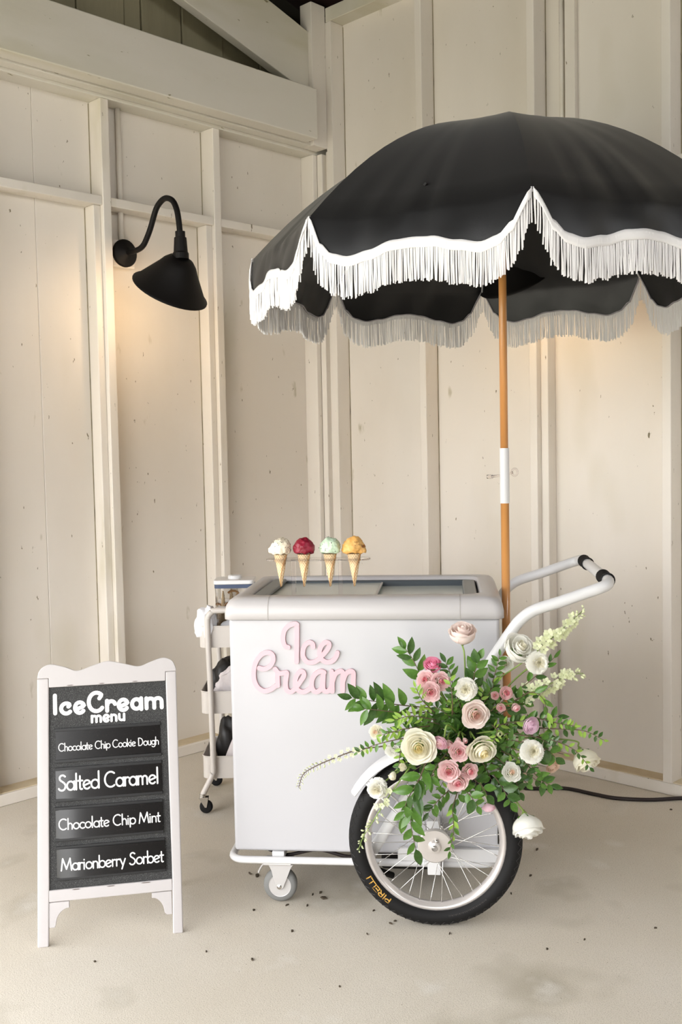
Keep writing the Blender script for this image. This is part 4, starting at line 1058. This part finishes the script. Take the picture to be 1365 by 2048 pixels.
SPRAY = rosette('spray', [(5, 0.90, 0.05, 94, 0.10, 0.05, 0), (5, 0.74, 0.20, 96, 0.08, 0.05, 0), (5, 0.57, 0.29, 98, 0.04, 0.05, 0), (4, 0.41, 0.35, 116, 0.02, 0.04, 0), (3, 0.27, 0.38, 140, 0.0, 0.04, 1), (3, 0.15, 0.39, 150, 0.0, 0.0, 1), (2, 0.06, 0.39, 200, 0.0, 0.0, 1)])
GLOBE = rosette('globe', [(6, 0.92, 0.20, 84, 0.0, 0.0, 0), (6, 0.80, 0.36, 84, 0.0, 0.0, 0), (5, 0.66, 0.48, 96, 0.0, 0.0, 0), (5, 0.52, 0.56, 96, 0.0, 0.0, 0), (4, 0.38, 0.60, 118, 0.0, 0.0, 1), (3, 0.25, 0.62, 150, 0.0, 0.0, 1), (2, 0.12, 0.62, 200, 0.0, 0.0, 1)])
BUD = rosette('bud', [(5, 0.58, 0.45, 100, 0.05, 0.0, 0), (4, 0.50, 0.66, 118, 0.03, 0.0, 0), (3, 0.36, 0.76, 150, 0.0, 0.0, 0), (3, 0.22, 0.80, 150, 0.0, 0.0, 1), (2, 0.09, 0.80, 200, 0.0, 0.0, 1)])
CUP = rosette('cup', [(5, 0.74, 0.50, 100, 0.20, 0.0, 0), (5, 0.66, 0.60, 98, 0.13, 0.0, 0), (4, 0.53, 0.66, 116, 0.07, 0.0, 0), (4, 0.40, 0.70, 118, 0.03, 0.0, 0), (3, 0.27, 0.73, 150, 0.0, 0.0, 1), (3, 0.16, 0.74, 150, 0.0, 0.0, 1), (2, 0.07, 0.74, 200, 0.0, 0.0, 1)])
# the cup's outer rows reach all the way down to the calyx and belly out
CUP = [(c, (a[0], 0.12, a[2], -0.62, a[4], a[5], a[6], 0.30) + tuple(a[8:]), k) if i < 2 else (c, a, k) for i, (c, a, k) in enumerate(CUP)]
PCACHE = {}
def petal_data(args, m):
    key = (args[0], m.name)
    if key not in PCACHE:
        me = petal_mesh(*args); me.materials.append(m); PCACHE[key] = me
    return PCACHE[key]
def sepal_mesh():
    def fn(u, v):
        s = (u - 0.5) * 2; w = 0.13 * math.sin(PI * min(1, 0.15 + v * 0.85)) 
        return (0.10 + 0.42 * v, s * w, -0.62 + 0.18 * v + 0.10 * s * s)
    me = MB().grid(fn, 2, 5).mesh('sepal'); me.materials.append(M['leaf']); me.shade_smooth(); return me
SEPAL = sepal_mesh()
CALYX = MB().lathe([(0.0, -0.86), (0.05, -0.85), (0.06, -0.80), (0.14, -0.68), (0.18, -0.58), (0.12, -0.48), (0, -0.45)], 10).mesh('calyx'); CALYX.materials.append(M['stem']); CALYX.shade_smooth()
fl_rng = random.Random(21)
def stem_tube(root, pts, r, m, name='stem'):
    inv = root.matrix_basis.inverted()
    return MB().tube([inv @ Vector(p) for p in pts], r / root.scale[0], 6).build(name, m, root, smooth=True)
def flower(name, label, cat, kind, pos, rad, face, m, mcore, group=None, stem=True, bend=None, stem_to=None):
    root = thing(name, label, cat, pos, 0, group)
    f = Vector(face).normalized()
    q = f.to_track_quat('Z', 'Y')
    root.rotation_euler = q.to_euler(); root.scale = (rad, rad, rad)
    root.matrix_basis  # local matrix is ready for the stem
    tw = fl_rng.uniform(0, 6.28)
    for li, (cnt, args, core) in enumerate(kind):
        me = petal_data(args, mcore if core else m)
        for i in range(cnt):
            o = bpy.data.objects.new('petal', me); COL.objects.link(o); o.parent = root
            o.rotation_euler = (fl_rng.uniform(-0.07, 0.07), fl_rng.uniform(-0.07, 0.07), tw + li * 0.7 + 2*PI*i/cnt + fl_rng.uniform(-0.12, 0.12))
            k = fl_rng.uniform(0.93, 1.05); o.scale = (k, k, fl_rng.uniform(0.94, 1.05))
    o = bpy.data.objects.new('calyx', CALYX); COL.objects.link(o); o.parent = root
    for i in range(5):
        s = bpy.data.objects.new('sepal', SEPAL); COL.objects.link(s); s.parent = o; s.rotation_euler = (0, 0, i * 2*PI/5 + tw)
    if stem:
        a = Vector(pos) - f * rad * 0.8
        end = Vector(stem_to) if stem_to else FC + (a - FC).normalized() * 0.06
        mid = Vector(bend) if bend else (a - f * rad * 1.4).lerp(end, 0.35)
        stem_tube(root, spline([a, mid, end], 8), 0.0026, M['stem'])
    return root

# roses and smaller blooms, each singled out by its look and place
flower('rose', 'blush rose on a tall stem, topmost bloom above the arrangement', 'flower', CUP, (0.3471, 2.9800, 0.8856), 0.046, (-0.02, -0.42, 0.90), M['blush'], M['blush'], bend=(0.3526, 2.9850, 0.8140))
flower('rose', 'open blush rose with spiral heart in the centre of the arrangement', 'flower', ROSE, (0.3627, 2.8400, 0.6867), 0.043, (0.05, -1, 0.10), M['blush'], M['blushcore'])
flower('garden_rose', 'large cream garden rose at the left of the arrangement', 'flower', ROSE, (0.2045, 2.8500, 0.5951), 0.053, (-0.10, -1, 0.05), M['cream'], M['creamcore'])
flower('garden_rose', 'cream garden rose tilted downwards right of centre in the arrangement', 'flower', ROSE, (0.3822, 2.8600, 0.5786), 0.047, (0.22, -1, -0.38), M['cream'], M['creamcore'])
flower('rose', 'white rose hanging head down beside the tyre', 'flower', CUP, (0.5226, 2.9500, 0.3293), 0.052, (0.10, -0.50, -0.85), M['whitep'], M['whitep'], bend=(0.5036, 2.9550, 0.3843))
flower('rose', 'white rose drooping at the far right edge of the arrangement', 'flower', CUP, (0.6998, 2.9800, 0.5134), 0.047, (0.30, -0.55, -0.72), M['cream'], M['whitep'], bend=(0.6585, 2.9900, 0.5664))
flower('rose', 'white rose at the upper right against the handle tube', 'flower', CUP, (0.5051, 2.9700, 0.8403), 0.052, (0.30, -0.70, 0.55), M['whitep'], M['cream'])
flower('rose', 'half hidden white rose tucked below the upper right white rose', 'flower', SPRAY, (0.4745, 3.0000, 0.7937), 0.026, (-0.2, -0.9, 0.1), M['whitep'], M['cream'])
flower('ranunculus', 'hot pink ranunculus at the upper left of the arrangement', 'flower', GLOBE, (0.2550, 2.9400, 0.8061), 0.031, (-0.05, -0.65, 0.72), M['hot'], M['hot'])
flower('spray_rose', 'pink spray rose, upper left of the trio below the hot pink bloom', 'flower', SPRAY, (0.2311, 2.9000, 0.7747), 0.030, (-0.45, -1, 0.35), M['pinkp'], M['pinkcore'])
flower('spray_rose', 'pink spray rose, right one of the trio below the hot pink bloom', 'flower', SPRAY, (0.2740, 2.8900, 0.7703), 0.031, (0.25, -1, 0.20), M['pinkp'], M['pinkcore'])
flower('spray_rose', 'pink spray rose, lowest of the trio below the hot pink bloom', 'flower', SPRAY, (0.2422, 2.8700, 0.7456), 0.031, (-0.02, -1, 0.05), M['pinkp'], M['pinkcore'])
flower('spray_rose', 'wide pink spray rose between the two cream garden roses', 'flower', SPRAY, (0.3175, 2.8600, 0.5757), 0.030, (0.05, -1, 0.22), M['pinkp'], M['pinkcore'])
flower('spray_rose', 'pink spray rose, left one of the low cluster above the wheel', 'flower', SPRAY, (0.2896, 2.8700, 0.5174), 0.034, (-0.15, -1, 0.10), M['pinkp'], M['pinkcore'])
flower('spray_rose', 'pink spray rose, right one of the low cluster above the wheel', 'flower', SPRAY, (0.3515, 2.8800, 0.5130), 0.027, (0.30, -1, 0.05), M['pinkp'], M['pinkcore'])
flower('spray_rose', 'pink spray rose, lowest of the low cluster above the wheel', 'flower', SPRAY, (0.3157, 2.8800, 0.4820), 0.034, (0.0, -1, -0.30), M['pinkp'], M['pinkcore'])
flower('ranunculus', 'pale pink ranunculus facing down left beside the cream garden rose', 'flower', GLOBE, (0.2673, 2.8600, 0.6052), 0.025, (-0.55, -0.75, -0.35), M['palepink'], M['pinkp'], bend=(0.2897, 2.8800, 0.6479))
flower('spray_bud', 'coral pink bud next to the down facing ranunculus', 'flower', BUD, (0.2917, 2.8800, 0.5948), 0.022, (0.1, -0.8, -0.5), M['pinkp'], M['pinkcore'])
flower('spray_bud', 'small pink bud, left of the pair under the centre rose', 'flower', BUD, (0.3187, 2.8800, 0.6043), 0.017, (-0.1, -0.8, -0.5), M['pinkp'], M['pinkcore'])
flower('spray_bud', 'small pink bud, right of the pair under the centre rose', 'flower', BUD, (0.3383, 2.8900, 0.6011), 0.014, (0.3, -0.8, -0.5), M['pinkp'], M['pinkcore'])
flower('ranunculus', 'pale pink ranunculus hanging on a bent stem in front of the spokes', 'flower', GLOBE, (0.4097, 2.9300, 0.3920), 0.023, (0.05, -0.35, -0.92), M['palepink'], M['pinkp'], bend=(0.3847, 2.9300, 0.4718))
flower('ranunculus', 'lavender pink ranunculus at the right of the arrangement', 'flower', GLOBE, (0.5265, 2.9000, 0.6377), 0.030, (0.35, -0.9, -0.05), M['lav'], M['lav'])
flower('spray_bud', 'pale pink bud, upper left of the four on the right', 'flower', BUD, (0.4308, 2.9100, 0.7223), 0.021, (-0.3, -0.9, 0.2), M['pinkp'], M['pinkcore'])
flower('spray_rose', 'pale pink half open rose, upper right of the four on the right', 'flower', GLOBE, (0.4578, 2.9000, 0.7313), 0.023, (0.15, -0.95, 0.2), M['pinkp'], M['pinkcore'])
flower('spray_bud', 'pale pink bud, lower left of the four on the right', 'flower', BUD, (0.4416, 2.8900, 0.6953), 0.023, (-0.1, -1, -0.1), M['pinkp'], M['pinkcore'])
flower('spray_bud', 'pale pink bud, lower right of the four on the right', 'flower', BUD, (0.4844, 2.9000, 0.6919), 0.021, (0.2, -0.9, -0.35), M['pinkp'], M['pinkcore'])
flower('lisianthus', 'small creamy white lisianthus at the lower right of the arrangement', 'flower', SPRAY, (0.4724, 2.9000, 0.5014), 0.030, (0.1, -0.8, 0.35), M['whitep'], M['peach'])
flower('lisianthus', 'peach bloom partly hidden under leaves at the right edge', 'flower', SPRAY, (0.6093, 2.9900, 0.4868), 0.026, (0.3, -0.7, -0.4), M['peach'], M['peach'])
flower('lisianthus', 'faint cream bloom behind small leaves at the left edge', 'flower', SPRAY, (0.0884, 2.9700, 0.6073), 0.024, (-0.4, -0.8, 0.2), M['cream'], M['peach'])
flower('lisianthus', 'white bloom behind the stem above the mudguard', 'flower', SPRAY, (0.1366, 2.9600, 0.5515), 0.024, (-0.3, -0.9, -0.1), M['whitep'], M['whitep'])
flower('lisianthus', 'small pink bloom behind the creamy white lisianthus', 'flower', BUD, (0.5089, 2.9300, 0.4825), 0.016, (0.4, -0.8, 0.0), M['peach'], M['pinkp'])
flower('sweet_pea', 'white sweet pea bud above the tyre beside the large cream rose', 'flower', BUD, (0.1655, 2.9200, 0.5160), 0.021, (-0.6, -0.6, 0.3), M['cream'], M['cream'])
flower('sweet_pea', 'white sweet pea bud against the black tyre under the mudguard', 'flower', BUD, (0.1354, 2.9300, 0.4915), 0.020, (-0.4, -0.6, -0.5), M['cream'], M['cream'])

def pompon(label, pos, rad, face, pin=True):
    root = thing('pompon_scabiosa', label, 'flower', pos)
    f = Vector(face).normalized()
    root.rotation_euler = f.to_track_quat('Z', 'Y').to_euler(); root.scale = (rad,) * 3
    rng = random.Random(int(rad * 1e5) + int(pos[0] * 100))
    def ring_mesh(n, lo, hi, length, wid):
        mb = MB()
        for i in range(n):
            t = (i + 0.5) / n; th = math.radians(lo + (hi - lo) * t); ph = i * 2.39996 + rng.uniform(-0.2, 0.2)
            d = Vector((math.sin(th)*math.cos(ph), math.sin(th)*math.sin(ph), math.cos(th)))
            up = Vector((0, 0, 1)); sd = d.cross(up).normalized() if abs(d.z) < 0.99 else Vector((1, 0, 0)); nn = sd.cross(d)
            L = length * rng.uniform(0.88, 1.04); b = d * (0.45)
            for k in (-1, 0, 1):
                tip = d * L + sd * wid * k * 0.9 + nn * rng.uniform(-0.04, 0.04)
                mb.add([b, b.lerp(tip, 0.7) + sd*wid*0.55, tip + sd*wid*0.3, tip - sd*wid*0.3, b.lerp(tip, 0.7) - sd*wid*0.55], [(0, 1, 2, 3, 4)])
        return mb
    o = ring_mesh(120, 30, 115, 1.0, 0.17).build('ray_petals', M['whitep'], root, fix=False); o['kind'] = 'stuff'
    c = ring_mesh(110, 3, 50, 0.90, 0.06).build('centre_florets', M['cream'], root, fix=False); c['kind'] = 'stuff'
    MB().lathe([(0, -0.4), (0.3, -0.3), (0.52, 0.0), (0.5, 0.3), (0.3, 0.55), (0, 0.62)], 14).build('flower_head', M['cream'], root, smooth=True)
    a = Vector(pos) - f * rad * 0.4
    stem_tube(root, spline([a, (a - f * rad * 1.5).lerp(FC, 0.3), FC + (a - FC).normalized()*0.05], 8), 0.0026, M['stem'])
pompon('white pompon flower above the centre rose', (0.3395, 2.8600, 0.7544), 0.033, (-0.1, -1, 0.15))
pompon('white pompon flower at the upper right below the white rose', (0.5557, 2.9400, 0.8087), 0.034, (0.15, -1, 0.15))
pompon('ruffled white pompon flower at the lower right of the arrangement', (0.5264, 2.8800, 0.5670), 0.035, (0.1, -1, 0.35))
pompon('white pompon flower resting on the mudguard at the lower left', (0.0889, 2.9400, 0.4511), 0.031, (-0.2, -1, -0.05))

# larkspur: a stem with stalked florets
def floret_mesh(sc=1.0):
    mb = MB()
    for i in range(5):
        a = 2*PI*i/5
        def fn(u, v):
            s = (u - 0.5)*2; w = 0.42*math.sin(PI*min(1, 0.12 + v*0.80)); r = 0.12 + 0.85*v
            x, y = r, s*w; z = 0.35*v*v - 0.12*s*s
            return (x*math.cos(a) - y*math.sin(a), x*math.sin(a) + y*math.cos(a), z)
        mb.grid(fn, 2, 4)
    me = mb.mesh('floret'); me.materials.append(M['greenwhite']); me.shade_smooth(); return me
FLORET = floret_mesh()
bm = bmesh.new(); bmesh.ops.create_icosphere(bm, subdivisions=2, radius=1.0)
for v in bm.verts: v.co.z *= 1.35; v.co.x *= 0.75; v.co.y *= 0.75
FBUD = bpy.data.meshes.new('bud'); bm.to_mesh(FBUD); bm.free(); FBUD.materials.append(M['greenwhite']); FBUD.shade_smooth()
def larkspur(label, pts, n, f0, f1, size, seed, budtip=0.4, twig=False):
    root = thing('larkspur_stem', label, 'flower', pts[0])
    rng = random.Random(seed)
    sp_ = spline([Vector(p) - Vector(pts[0]) for p in pts], 10); N = len(sp_)
    MB().tube(sp_, [0.0026 - 0.0016 * i / (N-1) for i in range(N)], 6).build('stem', M['twig'] if twig else M['stem'], root, smooth=True)
    for k in range(n):
        t = f0 + (f1 - f0) * k / (n - 1); i = min(int(t * (N - 1)), N - 2)
        p = sp_[i].lerp(sp_[i+1], t*(N-1) - i); d = (sp_[i+1] - sp_[i]).normalized()
        a = rng.uniform(0, 6.28) if not twig else (k % 2) * PI + rng.uniform(-0.5, 0.5)
        u = d.orthogonal().normalized(); w = d.cross(u)
        out = (u*math.cos(a) + w*math.sin(a)); out.y = -abs(out.y) * 0.8; out = (out + d*0.4).normalized()
        s = size * (1 - 0.55 * (k / n)) * rng.uniform(0.85, 1.15)
        q = p + out * (s * 1.1 + 0.004)
        isb = k > n * (1 - budtip)
        o = bpy.data.objects.new('bud' if isb else 'floret', FBUD if isb else FLORET); COL.objects.link(o); o.parent = root
        o.location = q; fc = (out + Vector((0, -0.7, 0.0))).normalized() if not isb else (out + Vector((0, 0, -0.5 if twig else 0.2)))
        o.rotation_euler = fc.to_track_quat('Z', 'Y').to_euler(); s2 = s * (0.5 if isb else 1.0); o.scale = (s2, s2, s2)
        MB().tube([p, p.lerp(q, 0.6) + Vector((0, 0, 0.002)), q], 0.0007, 4).build('stalk', M['twig'] if twig else M['stem'], root, smooth=True)
larkspur('pale green white larkspur reaching up along the handle at the upper right', [(0.4343, 3.0000, 0.7396), (0.5233, 2.9600, 0.8097), (0.5922, 2.9400, 0.8733), (0.6478, 2.9300, 0.9245), (0.6881, 2.9300, 0.9597)], 34, 0.38, 1.0, 0.0165, 4, 0.3)
larkspur('pale green white larkspur pointing right below the upper white pompon', [(0.4377, 2.9800, 0.6627), (0.5205, 2.9500, 0.7095), (0.5911, 2.9400, 0.7455), (0.6417, 2.9400, 0.7677), (0.6864, 2.9400, 0.7755)], 30, 0.25, 1.0, 0.0165, 9, 0.3)
larkspur('long thin larkspur twig arching left across the freezer front', [(0.2172, 2.9800, 0.5812), (0.1140, 2.9700, 0.5654), (0.0335, 2.9700, 0.5552), (-0.0475, 2.9800, 0.5242), (-0.0993, 2.9800, 0.5014), (-0.1276, 2.9800, 0.4811), (-0.1402, 2.9800, 0.4441)], 40, 0.28, 1.0, 0.0085, 15, 0.72, True)
larkspur('larkspur stem trailing down left over the wheel', [(0.2297, 2.9600, 0.5541), (0.1692, 2.9400, 0.4906), (0.1169, 2.9300, 0.4215), (0.0721, 2.9200, 0.3569), (0.0468, 2.9200, 0.3177), (0.0317, 2.9200, 0.2797)], 26, 0.30, 1.0, 0.0115, 27, 0.75)

# leaves: shared meshes, each leaf its own part
def leaf_mesh(name, wid, m, fold=0.10, curl=0.12):
    def fn(u, v):
        s = (u - 0.5) * 2
        w = wid * math.sin(PI * v ** 0.85) ** 0.9 if 0 < v < 1 else 0.0
        return (s * w, v - 0.0, fold * abs(s) * w * 2 - curl * v * v)
    me = MB().grid(fn, 4, 6).mesh(name); me.materials.append(m); me.shade_smooth(); return me
LM = {
 'rus': [leaf_mesh('leaf', 0.20, M['leaf'], 0.10, 0.14), leaf_mesh('leaf', 0.24, M['leaf'], 0.14, 0.28), leaf_mesh('leaf', 0.21, M['leafdark'], 0.10, 0.05)],
 'dark': [leaf_mesh('leaf', 0.21, M['leafdark'], 0.10, 0.12), leaf_mesh('leaf', 0.24, M['leafdark'], 0.12, 0.22), leaf_mesh('leaf', 0.22, M['leaf'], 0.10, 0.10)],
 'light': [leaf_mesh('leaf', 0.17, M['leaflight'], 0.12, 0.18), leaf_mesh('leaf', 0.2, M['leaflight'], 0.10, 0.10), leaf_mesh('leaf', 0.2, M['leaf'], 0.12, 0.2)],
 'jas': [leaf_mesh('leaf', 0.23, M['leaf'], 0.12, 0.12), leaf_mesh('leaf', 0.25, M['leafdark'], 0.10, 0.10), leaf_mesh('leaf', 0.22, M['leaflight'], 0.10, 0.10)],
 'round': [leaf_mesh('leaf', 0.29, M['leaf'], 0.08, 0.12), leaf_mesh('leaf', 0.31, M['leafdark'], 0.10, 0.16)],
}
lf = random.Random(99)
def branch(name, label, pts, kind, n, L, group='greenery in the flower arrangement', start=0.15, spread=55, twig=True, jitter=0.25):
    root = thing(name, label, 'foliage', pts[0], 0, group)
    sp_ = spline([Vector(p) - Vector(pts[0]) for p in pts], 8); N = len(sp_)
    MB().tube(sp_, [0.0020 - 0.0012 * i / (N-1) for i in range(N)], 5).build('stem', M['twig'] if twig else M['stem'], root, smooth=True)
    meshes = LM[kind]
    for k in range(n):
        t = start + (1 - start) * k / max(1, n - 1); i = min(int(t * (N - 1)), N - 2)
        p = sp_[i].lerp(sp_[i+1], t*(N-1) - i); d = (sp_[i+1] - sp_[i]).normalized()
        toward = Vector((0, -1, 0)); side = d.cross(toward)
        side = side.normalized() if side.length > 1e-4 else Vector((1, 0, 0))
        nn = side.cross(d).normalized()
        ang = math.radians(spread + lf.uniform(-14, 14)) * (1 if k % 2 else -1)
        if k == n - 1: ang *= 0.15
        y = (d * math.cos(ang) + side * math.sin(ang) + nn * lf.uniform(-jitter, jitter)).normalized()
        z = (nn + side * lf.uniform(-0.5, 0.5) + d * lf.uniform(-0.2, 0.2)); z = (z - y * z.dot(y)).normalized()
        if z.y > 0: z = -z
        x = y.cross(z)
        o = bpy.data.objects.new('leaf', lf.choice(meshes)); COL.objects.link(o); o.parent = root
        s = L * lf.uniform(0.8, 1.15) * (1 - 0.25 * t)
        o.matrix_basis = Matrix.Translation(p) @ Matrix((x, y, z)).transposed().to_4x4() @ Matrix.Scale(s, 4)
    return root
B = branch
B('ruscus_branch', 'long ruscus branch with large leaves reaching left across the freezer', [(0.2491, 2.9600, 0.6774), (0.1549, 2.8800, 0.7079), (0.0767, 2.8500, 0.7282), (0.0209, 2.8400, 0.7402)], 'rus', 14, 0.070, start=0.22)
B('ruscus_branch', 'ruscus branch drooping left just under the long left branch', [(0.2307, 2.9500, 0.6671), (0.1540, 2.8700, 0.6890), (0.0899, 2.8400, 0.7049), (0.0523, 2.8400, 0.7085)], 'rus', 8, 0.066, start=0.3)
B('ruscus_branch', 'ruscus sprig standing up at the upper left of the arrangement', [(0.2599, 2.9800, 0.6959), (0.2216, 2.9600, 0.7748), (0.1985, 2.9500, 0.8241), (0.1787, 2.9500, 0.8536)], 'rus', 8, 0.064, start=0.3, spread=42)
B('leafy_sprig', 'bright small leaved sprig left of the pink rose trio', [(0.2570, 2.9200, 0.6742), (0.2179, 2.8700, 0.7233), (0.1995, 2.8600, 0.7615)], 'light', 12, 0.030)
B('leafy_sprig', 'bright green small leaved sprig above the large cream rose', [(0.2595, 2.9200, 0.6524), (0.1884, 2.8600, 0.6809), (0.1386, 2.8500, 0.6731)], 'light', 16, 0.034)
B('leafy_sprig', 'small leaved sprig at the left between cream bloom and cream rose', [(0.2429, 2.9300, 0.6326), (0.1679, 2.8800, 0.6389), (0.1036, 2.8700, 0.6257)], 'light', 16, 0.030)
B('jasmine_sprig', 'row of small oval leaves hanging below the left larkspur twig', [(0.2289, 2.9400, 0.6039), (0.1410, 2.9200, 0.5966), (0.0762, 2.9200, 0.5805), (0.0342, 2.9200, 0.5624)], 'jas', 17, 0.026, spread=70)
B('jasmine_sprig', 'small leaved tendril hanging left of the large cream rose', [(0.1747, 2.8800, 0.6215), (0.1551, 2.8700, 0.5818), (0.1491, 2.8800, 0.5287)], 'jas', 9, 0.024)
B('ruscus_branch', 'ruscus branch with pale pointed leaves hanging over the spokes at the left', [(0.2260, 2.9200, 0.5221), (0.1955, 2.8700, 0.4662), (0.1794, 2.8600, 0.3837), (0.1921, 2.8600, 0.2999)], 'rus', 11, 0.070, spread=32, start=0.2)
B('ruscus_branch', 'dark leaved ruscus sprig hanging under the large cream rose', [(0.2318, 2.9000, 0.5425), (0.2038, 2.8600, 0.4979), (0.1704, 2.8600, 0.4413), (0.1598, 2.8600, 0.3956)], 'rus', 9, 0.062, spread=42)
B('leafy_sprig', 'sprig of mid green leaves right of the large cream rose', [(0.2911, 2.9200, 0.5572), (0.2539, 2.8800, 0.5265), (0.2326, 2.8700, 0.4870)], 'rus', 9, 0.042)
B('leafy_sprig', 'bushy low sprig above the hub', [(0.3051, 2.9300, 0.4514), (0.2619, 2.8900, 0.4292), (0.2321, 2.8800, 0.3971)], 'rus', 11, 0.040)
B('jasmine_sprig', 'thin trailing vine hanging beside the wheel hub', [(0.3193, 2.9300, 0.4364), (0.3014, 2.8900, 0.3994), (0.3024, 2.8800, 0.3449), (0.2902, 2.8800, 0.2842)], 'jas', 15, 0.030, spread=30)
B('leafy_sprig', 'broad leaves below the low pink cluster', [(0.3339, 2.9300, 0.4508), (0.3533, 2.8900, 0.4389), (0.3714, 2.8900, 0.4096)], 'round', 6, 0.048)
B('leafy_sprig', 'dark broad leaves right of the low pink cluster', [(0.3644, 2.9400, 0.4764), (0.3877, 2.9000, 0.4639), (0.4017, 2.9000, 0.4375)], 'round', 5, 0.044)
B('leafy_sprig', 'round leaved sprig over the tyre at the lower right', [(0.4239, 2.9500, 0.4867), (0.4463, 2.9100, 0.4551), (0.4702, 2.9100, 0.4108)], 'round', 9, 0.050, start=0.05)
B('leafy_sprig', 'broad leaf sprig beside the creamy white lisianthus', [(0.4459, 2.9500, 0.5084), (0.4840, 2.9200, 0.4730), (0.4980, 2.9200, 0.4361)], 'round', 7, 0.042)
B('dark_sprig', 'dark leaved twig pointing right above the power cable', [(0.5149, 2.9700, 0.5231), (0.5444, 2.9500, 0.4843), (0.5689, 2.9500, 0.4587), (0.5935, 2.9500, 0.4463)], 'dark', 7, 0.050, start=0.4)
B('leafy_sprig', 'two broad bright leaves right of the ruffled white pompon', [(0.5462, 2.9400, 0.5681), (0.5720, 2.9100, 0.5660), (0.6004, 2.9100, 0.5393)], 'round', 5, 0.050, start=0.4)
B('jasmine_sprig', 'long jasmine tendril reaching furthest right', [(0.5341, 2.9500, 0.6169), (0.6167, 2.9300, 0.6163), (0.6886, 2.9300, 0.6090), (0.7432, 2.9300, 0.5816)], 'jas', 19, 0.028, spread=68)
B('jasmine_sprig', 'dark jasmine tendril above the longest right tendril', [(0.5272, 2.9500, 0.6538), (0.5719, 2.9200, 0.6460), (0.6219, 2.9200, 0.6334), (0.6577, 2.9200, 0.6268)], 'jas', 17, 0.026, spread=62)
B('jasmine_sprig', 'jasmine tendril drooping over the far right white rose', [(0.5339, 2.9500, 0.5949), (0.5908, 2.9100, 0.5903), (0.6527, 2.9000, 0.5629), (0.6951, 2.9000, 0.5114)], 'jas', 17, 0.028, spread=45)
B('leafy_sprig', 'broad leaves between lavender ranunculus and ruffled pompon', [(0.5032, 2.9400, 0.5983), (0.5480, 2.9100, 0.5984), (0.5907, 2.9100, 0.5758)], 'round', 8, 0.044)
B('leafy_sprig', 'large upright leaves beside the tall blush rose stem', [(0.3711, 2.9700, 0.6961), (0.3725, 2.9400, 0.7688), (0.3862, 2.9300, 0.8243)], 'round', 8, 0.056, spread=38)
B('leafy_sprig', 'leafy sprig right of the tall rose stem', [(0.4147, 2.9700, 0.6952), (0.4345, 2.9500, 0.7727), (0.4496, 2.9500, 0.8278)], 'jas', 13, 0.034)
B('leafy_sprig', 'leaves between hot pink bloom and tall rose stem', [(0.3192, 2.9600, 0.7069), (0.3053, 2.9300, 0.7796), (0.2915, 2.9300, 0.8161)], 'rus', 9, 0.040)
B('jasmine_sprig', 'small leaved sprig between pink trio and white pompon', [(0.3049, 2.9000, 0.6711), (0.2993, 2.8400, 0.7359), (0.2931, 2.8400, 0.7923)], 'jas', 11, 0.028)
B('leafy_sprig', 'twig with narrow leaves pointing right past the upper white pompon', [(0.4511, 2.9700, 0.6944), (0.5191, 2.9400, 0.7440), (0.5679, 2.9300, 0.7888), (0.6012, 2.9300, 0.8229)], 'rus', 8, 0.038, spread=38)
B('leafy_sprig', 'yellow green narrow leaves hanging below the right larkspur', [(0.4769, 2.9500, 0.6841), (0.5296, 2.9200, 0.7266), (0.5633, 2.9100, 0.7138), (0.5787, 2.9100, 0.6702)], 'light', 7, 0.046, spread=26)
B('leafy_sprig', 'feathery green collar of leaves around the green centred bloom', [(0.4183, 2.9000, 0.6399), (0.4264, 2.8600, 0.6333), (0.4119, 2.8600, 0.5937)], 'light', 12, 0.026, spread=60)
flower('anemone_bud', 'small green white bud with dark eye inside feathery leaves', 'flower', BUD, (0.4312, 2.8550, 0.6275), 0.014, (0.1, -1, 0.0), M['greenwhite'], M['moss'])
# filler sprigs deep in the middle; nothing in the photo tells one from the next
for i in range(34):
    a = lf.uniform(0, 2*PI); r = lf.uniform(0.25, 1.0)
    p0 = FC + Vector((0.02*math.cos(a), -0.02, 0.02*math.sin(a)))
    p2 = FC + Vector((0.165*r*math.cos(a) + 0.0, -0.10 + 0.04*r, 0.135*r*math.sin(a) + 0.01))
    p1 = p0.lerp(p2, 0.5) + Vector((0, -0.03, 0.01))
    branch('filler_sprig', 'dark green filler sprig deep in the middle of the arrangement', [p0, p1, p2], ('dark', 'rus', 'dark', 'round')[i % 4], 10, 0.046, group='filler sprigs in the arrangement', start=0.2)

for i in range(34):                                  # outer ring of filler, nearer the blooms
    a = 2*PI*i/34 + lf.uniform(-0.1, 0.1); r = lf.uniform(0.75, 1.25)
    p0 = FC + Vector((0.06*math.cos(a), -0.03, 0.05*math.sin(a)))
    p2 = FC + Vector((0.215*r*math.cos(a) + 0.01, -0.10, 0.155*r*math.sin(a) + 0.0))
    p1 = p0.lerp(p2, 0.5) + Vector((0, -0.03, 0.012))
    branch('filler_sprig', 'green filler sprig among the blooms at the rim of the arrangement', [p0, p1, p2], ('rus', 'jas', 'rus', 'light', 'round')[i % 5], 10, (0.044, 0.032, 0.046, 0.034, 0.042)[i % 5], group='filler sprigs at the rim of the arrangement', start=0.2)
